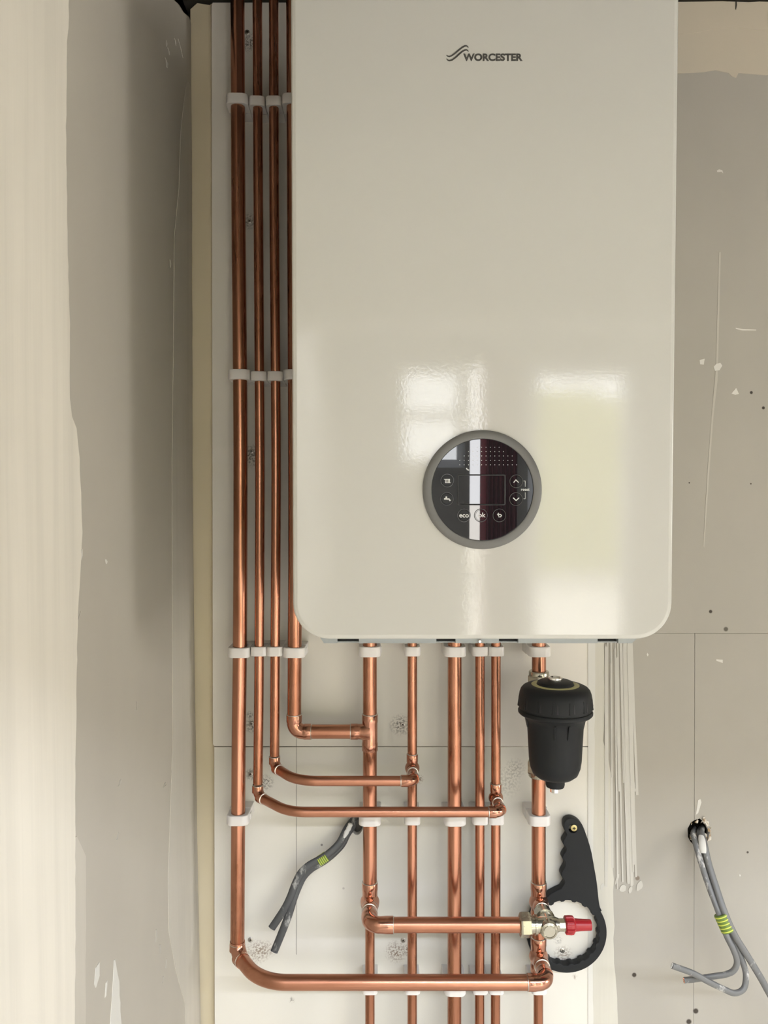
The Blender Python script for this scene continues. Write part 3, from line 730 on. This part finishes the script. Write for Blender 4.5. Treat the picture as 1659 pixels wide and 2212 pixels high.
pipe(pw1, [E4+Vector((0, .02, 0)), Vector((E4.x, YP-.0303, E4.z))], R22, M_COPPER_H)

pw2 = thing('copper_pipe', 'second thin copper riser from left, turning into long horizontal pipe above the grey cables', 'pipe', P(556.5, 1718, YP))
p2 = dense(poly([(556, -40), (556.2, 85), (557.9, 440), (560.3, 800), (561.5, 1050), (560, 1390), (559.3, 1500), (557, 1692)], YP))
c2 = P(556.3, 1719, YP); q2 = P(623, 1754, Y15); q2.z = zH3
E3 = Vector((XR[1071], Y15, zH3))
pipe(pw2, [down_to(p2[0], CZ-.01)] + p2, R15)
elbow(pw2, p2[-1], c2, q2, R15, .014, .0165)
pipe(pw2, fillet([c2+(q2-c2).normalized()*.012, q2, E3-Vector((.012, 0, 0))], [.06], 14), R15, M_COPPER_H)
elbow(pw2, E3-Vector((.1, 0, 0)), E3, E3+Vector((0, .1, 0)), R15, .011, .019, True, .018)
pipe(pw2, [E3+Vector((0, .014, 0)), Vector((E3.x, YP-.0233, E3.z))], R15, M_COPPER_H)

pw3 = thing('copper_pipe', 'third thin copper riser from left, turning into short horizontal pipe ending at a tee', 'pipe', P(593, 1656, YP))
p3 = dense(poly([(591.3, -40), (591.5, 85), (592.3, 440), (595.2, 800), (596.4, 1050), (594.6, 1390), (593.2, 1632)], YP))
c3 = P(593, 1657, YP); q3 = P(640, 1687, Y15); q3.z = zH2
E2 = Vector((XR[890.5], Y15, zH2))
pipe(pw3, [down_to(p3[0], CZ-.01)] + p3, R15)
elbow(pw3, p3[-1], c3, q3, R15, .014, .0165)
pipe(pw3, fillet([c3+(q3-c3).normalized()*.012, q3, E2-Vector((.012, 0, 0))], [.06], 14), R15, M_COPPER_H)
elbow(pw3, E2-Vector((.1, 0, 0)), E2, E2+Vector((0, .1, 0)), R15, .011, .019, True, .018)
pipe(pw3, [E2+Vector((0, .014, 0)), Vector((E2.x, YP-.0233, E2.z))], R15, M_COPPER_H)

pw4 = thing('copper_pipe', 'wide copper riser half hidden by the boiler side, elbowed into a short level stub', 'pipe', P(635.3, 1580, YP))
p4 = dense(poly([(633, -40), (634, 200), (637.5, 1050), (636.5, 1390), (635.4, 1545)], YP))
c4 = P(635.3, 1580.5, YP); t5 = Vector((XR[799], YP, zH1)); c4.z = zH1
pipe(pw4, [down_to(p4[0], CZ-.01)] + p4 + [c4+Vector((0, 0, .012))], R22)
elbow(pw4, p4[-1], c4, t5, R22, .015, .027)
pipe(pw4, [c4+Vector((.015, 0, 0)), t5-Vector((.0303, 0, 0))], R22, M_COPPER_H)

# drops from the boiler
def drop(label, x, segs, zlow=.01):
    t = thing('copper_pipe', label, 'pipe', (x, YP, .01))
    for z0, z1, r in segs: pipe(t, [Vector((x, YP, z0)), Vector((x, YP, z1))], r)
    return t
x = XR[799]; tBY = Vector((x, YP, zBY))
d5 = drop('first wide copper drop pipe under the boiler, carrying two tees and thinning lower down', x, [(ZB, zH1+.02, R22), (zH1-.02, zBY+.018, R22), (zBY-.018, .01, R15)])
tee(d5, t5, .0275, .030, (-1, 0, 0), .030, R22)
tee(d5, tBY, .031, .026, (0, -1, 0), .029, R22)
EB = Vector((x, Y22, zBY))
by = thing('copper_pipe', 'short wide horizontal copper pipe from an elbow to the valve with red cap', 'pipe', EB)
elbow(by, EB+Vector((0, .1, 0)), EB, EB+Vector((.1, 0, 0)), R22, .017, .030, True, .036)
pipe(by, [EB+Vector((0, .014, 0)), Vector((EB.x, YP-.0303, EB.z))], R22, M_COPPER_H)
VX = XR[1163.7]
pipe(by, [EB+Vector((.02, 0, 0)), Vector((VX-.036, Y22, zBY))], R22, M_COPPER_H)
x = XR[890.5]
d6 = drop('thin copper drop pipe second under the boiler, with a small forward-facing tee', x, [(ZB, zH2+.012, R15), (zH2-.012, .01, R15)])
tee(d6, (x, YP, zH2), .022, .018, (0, -1, 0), .022, R15)
drop('wide plain copper drop pipe in the middle under the boiler, streaked with tarnish', XR[982], [(ZB, .01, R22)])
drop('thin plain copper drop pipe just right of the wide middle one, without any tee', XR[1036.5], [(ZB, .01, R15)])
x = XR[1071]
d9 = drop('thin copper drop pipe ending the long horizontal run, tee above its elbow', x, [(ZB, zH3+.012, R15), (zH3-.012, .01, R15)])
tee(d9, (x, YP, zH3), .022, .018, (0, -1, 0), .022, R15)
x = XR[1163.7]
zN0, zN1 = P(1163, 1449, YP).z, P(1163, 1678, YP).z
d10 = drop('rightmost copper drop pipe passing behind the black filter and the valve', x, [(ZB, zN0+.0003, R22), (zN1-.0003, zBY+.018, R22), (zBY-.01, zH4+.012, R22), (zH4-.012, .01, R15)])
tee(d10, (x, YP, zBY), .031, .029, (0, -1, 0), .026, R22)
tee(d10, (x, YP, zH4), .030, .026, (0, -1, 0), .029, R22)

# ------------------------------------------------------------------ valve on the bypass
V = Vector((VX, Y22, zBY))
vt = thing('bypass_valve', 'nickel-plated angled valve with hexagonal nut and red screw cap', 'valve', V)
X1 = Vector((1, 0, 0))
mb = MB().lathe([(.0145, -.030), (.0145, -.024), (.0128, -.0235), (.0128, -.020), (.0140, -.0195), (.0140, -.016), (.0115, -.0150), (.0118, .004), (.0112, .012), (.0092, .0165)], V, X1, 32)
mb.lathe([(.0118, 0), (.0118, .016), (.0146, .0165), (.0146, .020), (.0128, .0205), (.0128, .036)], V+Vector((0, 0, 0)), (0, 1, 0), 32)
obj('valve_body', mb, M_NICKEL, vt)
mb = MB().lathe([(.0132, .003), (.0138, -.004), (.0134, -.010), (.0120, -.0135), (.0092, -.0148), (.0088, -.0140), (.004, -.0140)], V+Vector((0, 0, -.002)), (0, 1, 0), 36)
hub = obj('valve_hub', mb, M_NICKEL, vt)
mb = MB(); a_ = [(.0084*math.cos(R(t)), .0084*math.sin(R(t))) for t in range(0, 181, 15)]
c = V+Vector((0, -.0140, -.002)); q = [c+Vector((u*.95, 0, w*.95+.0002)) for u, w in a_]; n = len(q)
mb.add([p+Vector((0, -.0013, 0)) for p in q] + q, [list(range(n))] + [[i, (i+1) % n, (i+1) % n+n, i+n] for i in range(n)])
obj('hub_plate', mb, M_NICKEL, hub)
mb = MB().lathe([(.0140, -.0425), (.0172, -.0410), (.0180, -.0385), (.0180, -.0290), (.0172, -.0262), (.0150, -.0255)], V, X1, 6, ref=(0, .25, .97))
nut = obj('hex_nut', mb, M_NICKEL, vt)
obj('stem', MB().lathe([(.0092, .010), (.0092, .0255), (.0080, .0258), (.0080, .032)], V, X1, 8), M_NICKEL, vt)
def star(r, k=9, amp=.12, n=72): return [r*(1+amp*(1 if math.cos(k*2*math.pi*i/n) > .2 else 0)) for i in range(n)]
def ribbed(mb, prof, o, axis, k, amp):
    axis = Vector(axis).normalized(); u = Vector((0, 0, 1)); w = axis.cross(u); n = 72; rings = []
    for r, h, f in prof:
        s_ = star(r, k, amp*f, n); rings.append([Vector(o)+axis*h+u*(s_[i]*math.cos(2*math.pi*i/n))+w*(s_[i]*math.sin(2*math.pi*i/n)) for i in range(n)])
    mb.loft(rings, True, (True, True), False); return mb
cap = obj('cap', ribbed(MB(), [(.0100, .0255, 1), (.0118, .0270, 1), (.0121, .0340, 1), (.0117, .0375, 1), (.0092, .0405, 0)], V, X1, 7, .13), M_RED, vt)
obj('cap_handle', MB().lathe([(.0090, .0400), (.0084, .0480), (.0078, .0635), (.0074, .0645)], V, X1, 32), M_RED, vt)

# ------------------------------------------------------------------ magnetic filter
YFi = -.161
fx = P(1199.3, 1600, YFi).x
def fz(py): return P(1199, py, YFi).z
FS = (1.25+YFi)/FPX                                # metres per pixel at the filter
z0 = fz(1541)
fo = Vector((fx, YFi, fz(1690)))
flt = thing('magnetic_filter', 'black plastic canister filter with ribbed screw cap and chrome nuts on the pipe', 'filter', fo)
Zv = Vector((0, 0, 1)); o0 = Vector((fx, YFi, 0))
def zr(lst): return [(r*FS, h) for r, h in lst]
bodyprof = [(10, fz(1702)), (19, fz(1699)), (20.5, fz(1694)), (20.5, fz(1684)), (22, fz(1681)), (38, fz(1678)), (48, fz(1670)), (53.5, fz(1656)), (56, fz(1640)), (59.5, fz(1575)), (60.5, fz(1560)), (64, fz(1551)), (71, fz(1545)), (76.5, fz(1542)), (79.3, fz(1539)), (79.6, fz(1535)), (78.0, fz(1532)), (76.0, fz(1531)), (75.5, fz(1526))]
obj('canister', MB().lathe(zr(bodyprof), o0, Zv, 72), M_BLACK, flt)
capprof = [(74, fz(1528)), (78.6, fz(1527)), (79.4, fz(1521)), (78.4, fz(1508)), (76.4, fz(1497)), (73.5, fz(1489)), (69, fz(1484)), (62, fz(1480.5)), (54, fz(1479)), (50.5, fz(1479)), (50, fz(1481))]
cp = obj('screw_cap', MB().lathe(zr(capprof), o0, Zv, 72), M_BLACK, flt)
mb = MB()
for k in range(14):                                # grip wedges round the cap
    a = 2*math.pi*(k+.42)/14; d = Vector((math.sin(a), -math.cos(a), 0)); e = Vector((d.y, -d.x, 0))
    def pt(r, s_, py): return o0 + d*(r*FS) + e*(s_*FS) + Zv*fz(py)
    w0, w1 = 1.5, 4.6
    vs = [pt(78.0, -w1, 1524), pt(78.0, w1, 1524), pt(76.2, w0, 1500), pt(76.2, -w0, 1500), pt(81.2, -w1, 1524), pt(81.2, w1*.6, 1524), pt(77.6, w0, 1500), pt(77.6, -w0, 1500)]
    mb.add(vs, [[4, 5, 6, 7], [0, 4, 7, 3], [1, 2, 6, 5], [0, 1, 5, 4], [3, 7, 6, 2]])
obj('grip_ribs', mb, M_BLACK, cp, 'stuff')
mb = MB()
for k in range(14):                                # raised dark strip painting the shade beside each rib
    a = 2*math.pi*(k+.42)/14 + .105; d = Vector((math.sin(a), -math.cos(a), 0)); e = Vector((d.y, -d.x, 0))
    mb.add([pt(79.9, -2.2, 1523), pt(79.9, 2.0, 1523), pt(78.3, .5, 1504), pt(78.3, -.5, 1504), pt(76, -2.2, 1523), pt(76, 2.0, 1523), pt(76, .5, 1504), pt(76, -.5, 1504)],
           [[0, 1, 2, 3], [4, 7, 6, 5], [0, 4, 5, 1], [1, 5, 6, 2], [2, 6, 7, 3], [3, 7, 4, 0]])
obj('grip_shade_strips', mb, M_SLOT_SHADE, cp, 'stuff')
obj('yellow_ring', MB().lathe(zr([(51, fz(1481)), (51, fz(1478.4)), (49, fz(1477.6)), (40, fz(1478)), (39, fz(1480))]), o0, Zv, 64), M_YRING, flt)
obj('top_boss', MB().lathe(zr([(40, fz(1480)), (40, fz(1478)), (39, fz(1475.5)), (37.5, fz(1472.5)), (33, fz(1470.5)), (17, fz(1469.5))]), o0, Zv, 64), M_BLACK, flt)
obj('bleed_nut', MB().lathe(zr([(15.5, fz(1471)), (15.5, fz(1463.5)), (14.5, fz(1462.3)), (11.5, fz(1462.3)), (10.5, fz(1464.5)), (.1, fz(1464.5))]), o0, Zv, 40), M_CHROME, flt)
obj('drain_nut', MB().lathe(zr([(9.5, fz(1711)), (11.2, fz(1710)), (11.5, fz(1701))]), o0, Zv, 10), M_CHROME, flt)
mb = MB()
for sx in (-1, 1):                                 # moulded ribs on the canister shoulder
    a = R(-5+sx*13.5); d = Vector((math.sin(a+.1), -math.cos(a+.1), 0)); e = Vector((d.y, -d.x, 0))
    vs = [o0+d*(59*FS)+e*(s_*2.2*FS)+Zv*fz(y) for s_ in (-1, 1) for y in (1552, 1582)] + [o0+d*(r*FS)+e*(s_*1.6*FS)+Zv*fz(y) for s_ in (-1, 1) for y, r in ((1552, 66.5), (1582, 60.3))]
    mb.add(vs, [[4, 6, 7, 5], [0, 4, 5, 1], [2, 3, 7, 6], [1, 5, 7, 3], [0, 2, 6, 4]])
for sx in (-1, 1):
    a = R(90*sx); d = Vector((math.sin(a), -math.cos(a), 0)); e = Vector((d.y, -d.x, 0))
    vs = [o0+d*(58*FS)+e*(s_*9*FS)+Zv*fz(y) for s_ in (-1, 1) for y in (1540, 1572)] + [o0+d*(r*FS)+e*(s_*8*FS)+Zv*fz(y) for s_ in (-1, 1) for y, r in ((1540, 67.5), (1572, 60))]
    mb.add(vs, [[4, 6, 7, 5], [0, 4, 5, 1], [2, 3, 7, 6], [1, 5, 7, 3], [0, 2, 6, 4]])
obj('shoulder_ribs', mb, M_BLACK, flt, 'stuff')
pc = Vector((XR[1163.7], YP, 0))
mb = MB().lathe([(.0135, zN1+.020), (.0150, zN1+.026), (.0150, zN0-.026), (.0135, zN0-.020)], pc, Zv, 32)
for zz in (zN0-.048, zN1+.048): mb.lathe([(.013, 0), (.013, .085)], (pc.x, YP, zz), (fo.x-pc.x, YFi-YP, 0), 24)
obj('manifold', mb, M_NICKEL, flt)
for zz, s_ in ((zN0, -1), (zN1, 1)):
    nu = obj('hex_nut', MB().lathe([(.0180, s_*.026), (.0186, s_*.024), (.0186, s_*.0085), (.0178, s_*.0065)], (pc.x, YP, zz), Zv, 6, ref=(.3, 1, 0)), M_NICKEL, flt)
    obj('nut_collar', MB().lathe([(.0158, s_*.0075), (.0158, s_*.0015), (.0148, 0), (.0112, 0)], (pc.x, YP, zz), Zv, 32), M_NICKEL, nu)

# ------------------------------------------------------------------ filter spanner
YS = -.019
hc = (1224.5, 2015.5)
def dense2(pts, n=5):
    return [Vector((p.x, p.y)) for p in dense([Vector((x, y, 0)) for x, y in pts], n)]
def spanner_pts():
    raw = [(600, 1070), (560, 1093), (520, 1112)]
    left = [(650, 1048), (672, 1018), (695, 980), (690, 940), (664, 905), (655, 875), (662, 838), (690, 790), (706, 745), (698, 705), (672, 675), (668, 648), (690, 605), (716, 565), (705, 520), (680, 485), (676, 455), (700, 410), (722, 370), (706, 330), (688, 280), (690, 222), (722, 178), (785, 160), (850, 180), (905, 225), (940, 290), (1000, 460), (1040, 610), (1072, 790), (1100, 950), (1115, 1080), (1122, 1150), (1140, 1270), (1165, 1325)]
    out = [(p.x, p.y) for p in dense2([(1100+x/5.821, 1740+y/5.821) for x, y in left])]
    for k in range(0, 61):                         # round the ring
        a = R(-32 + (263)*k/60); out.append((hc[0]+86.5*math.cos(a), hc[1]+86.5*math.sin(a)))
    out += [(1100+x/5.821, 1740+y/5.821) for x, y in raw[::-1]]
    return out
hole = []
NT = 18
for k in range(NT*8):
    a = 2*math.pi*k/(NT*8); ph = (k % 8)/8
    hole.append((hc[0]+(67.6 if ph < .26 else 70.6)*math.cos(a), hc[1]+(67.6 if ph < .26 else 70.6)*math.sin(a)))
sp = thing('filter_spanner', 'black plastic filter spanner with finger-grip handle and toothed ring, hung on a screw', 'spanner', P(1239, 1789, 0))
keyh = [(1239+7.2*math.cos(t)-(3 if math.cos(t) < 0 else 0), 1789+7.2*math.sin(t)+(3 if math.sin(t) > 0 else 0)) for t in [2*math.pi*k/20 for k in range(20)]]
plate('spanner_body', [pix(spanner_pts(), YS), pix(hole, YS)[::-1], pix(keyh, YS)[::-1]], YS, .016, M_BLACK, sp, bevel=.0012)
bs = thing('screw', 'brass cross-head screw holding the black spanner handle on the board', 'screw', P(1239.5, 1789, YS))
c = P(1239.8, 1788.5, YS); r = .0052
bh = obj('screw_head', MB().lathe([(.002, .0195), (.002, .001), (r, 0), (r, -.0007), (r*.9, -.0010), (r*.3, -.0012)], c, (0, 1, 0), 24), M_BRASS, bs)
mb = MB()
for dx, dz in ((.0026, .0006), (.0006, .0026)): mb.box((c.x-dx, c.y-.0014, c.z-dz), (c.x+dx, c.y-.0005, c.z+dz))
obj('cross_slot', mb, M_DARK, bh)

# ------------------------------------------------------------------ pipe clips
def clip_proto(r, hw, h, name_mesh):
    """base against the wall and a collar round the pipe; local space: wall at y=0, clip centre at z=0"""
    yc = YP; front = abs(yc)+r+.0030
    def outline(inset, y_from, y_to, rad):
        pts = []; x1 = hw-inset; yf = y_to-inset
        pts.append((x1, y_from)); n = 8
        for k in range(n+1):
            a = R(90*k/n); pts.append((x1-rad+rad*math.cos(a), -(yf-rad+rad*math.sin(a))))
        for k in range(n+1):
            a = R(90+90*k/n); pts.append((-x1+rad+rad*math.cos(a), -(yf-rad+rad*math.sin(a))))
        pts.append((-x1, y_from)); return pts
    rad = r*.90
    col_ = MB().loft([[(x, y, z) for x, y in outline(i, -.027, front, rad)] for i, z in ((.0012, -h/2), (.0003, -h/2+.0005), (0, -h/2+.0014), (0, h/2-.0014), (.0003, h/2-.0005), (.0012, h/2))])
    bw = hw*1.02
    bas = MB().loft([[(-bw+i, 0, z), (bw-i, 0, z), (bw-i, -.026, z), (bw*.96-i, -.0272, z), (-bw*.96+i, -.0272, z), (-bw+i, -.026, z)] for i, z in ((.0008, -h/2-.001), (0, -h/2), (0, h/2), (.0008, h/2+.001))], smooth=False)
    latch = MB().box((hw-.0004, -.040, -h*.28), (hw+.0012, -.0285, h*.28))
    return col_, bas, latch
PROTO = {}
for key, r, hw, h in (('22', R22, .0172, .0158), ('15', R15, .0124, .0148)):
    a, b_, c_ = clip_proto(r, hw, h, key)
    t = bpy.data.objects.new('pipe_clip', None); C.objects.link(t); t.empty_display_size = .01
    o1 = obj('clip_base', b_, M_CLIP, t, local=True); o2 = obj('collar', a, M_CLIP, t, local=True); o3 = obj('latch', c_, M_CLIP, t, local=True)
    PROTO[key] = [t, False]
def put_clip(key, px, py, label, group):
    src, used = PROTO[key]
    if used:
        t = src.copy(); C.objects.link(t)
        for ch in list(src.children):
            d = ch.copy(); C.objects.link(d); d.parent = t
    else:
        t = src; PROTO[key][1] = True
    p = P(px, py, -.058); p = Vector((P(px, py, YP).x, 0, p.z))
    t.location = p; t.rotation_euler = (0, R(random.uniform(-1.2, 1.2)), 0)
    t['label'] = label; t['category'] = 'clip'; t['group'] = group
G = 'white plastic pipe clips'
pn = ['leftmost wide riser', 'second riser from left', 'third riser from left', 'riser half hidden by the boiler']
for (ry, rn), xs4 in (((211, 'top row'), (513.5, 556, 592, 634)), ((808, 'row beside boiler middle'), (518, 560, 595.5, 637)), ((1411, 'row level with boiler bottom'), (517.5, 560, 594.5, 636))):
    for i, (px, nm) in enumerate(zip(xs4, pn)):
        put_clip('22' if i in (0, 3) else '15', px, ry + (3 if i in (1, 2) and ry < 900 else (-2 if i in (1, 2) else 0)), f'white plastic clip on {nm}, {rn}', G)
put_clip('22', 515, 1774, 'white plastic clip on leftmost wide riser, lowest of its four', G)
dn = [(799, '22', 'first wide drop pipe'), (890.5, '15', 'second drop pipe'), (982, '22', 'wide middle drop pipe'), (1036.5, '15', 'fourth drop pipe'), (1071, '15', 'fifth drop pipe'), (1163.7, '22', 'rightmost drop pipe')]
for ry, rn in ((1409, 'just under the boiler'), (1775, 'halfway down, level with the long horizontal pipe'), (2143, 'behind the lowest horizontal pipe')):
    for px, key, nm in dn:
        k = '15' if (ry > 2000 and px in (799, 1163.7)) else key
        put_clip(k, px, ry, f'white plastic clip on {nm}, {rn}', G)

# ------------------------------------------------------------------ cables
def cable(parent, pts, w, t, mat, end=True):
    q = dense([P(x, y, Y) for x, y, Y in pts], 8)
    o = obj('cable', MB().tube(q, 1.0, 20, True, flat=(t, w), ref=(0, 1, 0)), mat, parent)
    if end:
        d = (q[-1]-q[-2]).normalized(); mb = MB(); s_ = d.cross(Vector((0, 1, 0))).normalized()
        for k in (-1, 0, 1): mb.lathe([(t*.40, -.003), (t*.40, .0012), (t*.2, .0016)], q[-1]+s_*(k*w*.55), d, 10)
        obj('core_ends', mb, M_COPPER if end == 2 else M_PLASTERED, o)
    return o, q
def tape(parent, q0, q1, w, t, n, nm='tape'):
    q0, q1 = Vector(q0), Vector(q1); L = (q1-q0).length; d = (q1-q0)/L
    mb = MB(); my = MB(); s_ = L/n
    obj('tape_wrap', MB().tube([q0, q0+d*.0006, q1-d*.0006, q1], [.94, 1, 1, .94], 24, True, flat=(t, w), ref=(0, 1, 0)), M_GREEN, parent)
    for k in range(n):
        a = q0+d*(s_*(k+.36)); b_ = q0+d*(s_*(k+.68)); m_ = (a+b_)/2
        my.tube([a, a+d*.0003, m_, b_-d*.0003, b_], [1.0, 1.035, 1.05, 1.035, 1.0], 24, True, flat=(t, w), ref=(0, 1, 0))
    obj('tape_stripes', my, M_YELLOW, parent, 'stuff')
cb = thing('cable_bundle', 'two dark grey cut cables hanging from a hole behind the pipes, taped green and yellow', 'cable', P(760, 1775, 0))
ca, qa = cable(cb, [(770, 1768, .018), (763, 1772, -.006), (752, 1786, -.016), (745, 1799, -.022), (734, 1820, -.026), (718, 1837, -.030), (697, 1853, -.033), (668, 1869, -.036), (650, 1886, -.038), (638, 1909, -.040), (627, 1938, -.042), (614, 1964, -.044), (587, 2005, -.046)], .0060, .0034, M_CABLE, 1)
cb2, qb = cable(cb, [(774, 1770, .018), (767, 1776, -.002), (757, 1791, -.010), (749, 1803, -.015), (739, 1823, -.018), (723, 1841, -.022), (701, 1859, -.026), (673, 1876, -.029), (656, 1893, -.031), (645, 1914, -.034), (634, 1942, -.040), (624, 1975, -.044), (608, 2017, -.048), (592, 2056, -.052)], .0060, .0034, M_CABLE, 1)
tape(cb, P(706, 1849, -.0290), P(688, 1861, -.0315), .0078, .0080, 5)
obj('plaster_crust', MB().tube(dense([P(758, 1778, -.021), P(754, 1788, -.0235), P(748, 1799, -.0275), P(743, 1810, -.030)], 4), [.5, 1, .9, .85, .95, 1, .8, .9, .95, .8, .7, .55, .3], 12, True, flat=(.0026, .0042), ref=(0, 1, 0)), M_PLASTERED, cb)
cr = thing('cable_bundle', 'three pale grey cables hanging from a torn wall hole, taped green and yellow', 'cable', P(1510, 1797, 0))
cable(cr, [(1500, 1790, .02), (1497, 1800, -.008), (1502, 1820, -.022), (1515, 1866, -.036), (1532, 1917, -.050), (1553, 1973, -.066), (1568, 2018, -.074), (1584, 2051, -.082), (1592, 2077, -.084), (1585, 2096, -.084), (1567, 2105, -.082), (1541, 2109, -.080), (1503, 2115, -.078), (1478, 2117.5, -.076)], .0046, .0036, M_CABLE2, 2)
cable(cr, [(1512, 1790, .02), (1510, 1800, -.004), (1517, 1828, -.018), (1527, 1866, -.030), (1543, 1917, -.046), (1563, 1973, -.062), (1580, 2020, -.070), (1601, 2069, -.076), (1611, 2102, -.080), (1609, 2130, -.084), (1599, 2142, -.088), (1584, 2145, -.092), (1566, 2138, -.094), (1529, 2120, -.096), (1498, 2103, -.098), (1452, 2086, -.100)], .0046, .0036, M_CABLE2, 1)
cable(cr, [(1518, 1788, .02), (1516, 1798, -.006), (1522, 1826, -.024), (1531, 1866, -.036), (1547, 1917, -.052), (1566, 1973, -.069), (1587, 2020, -.076), (1617, 2069, -.080), (1643, 2112, -.082), (1670, 2160, -.082), (1720, 2240, -.070)], .0052, .0040, M_CABLE2, 0)
tape(cr, P(1556.5, 1974, -.0655), P(1573.5, 2012, -.0715), .0105, .0092, 5)
obj('paper_sleeve', MB().tube(dense([P(1515, 1806, -.016), P(1517, 1822, -.026), P(1519, 1843, -.032)], 4), [.8, .9, 1, 1, 1, 1, 1, .95, .8], 12, True, flat=(.0040, .0058), ref=(0, 1, 0)), M_PLASTERED, cr)
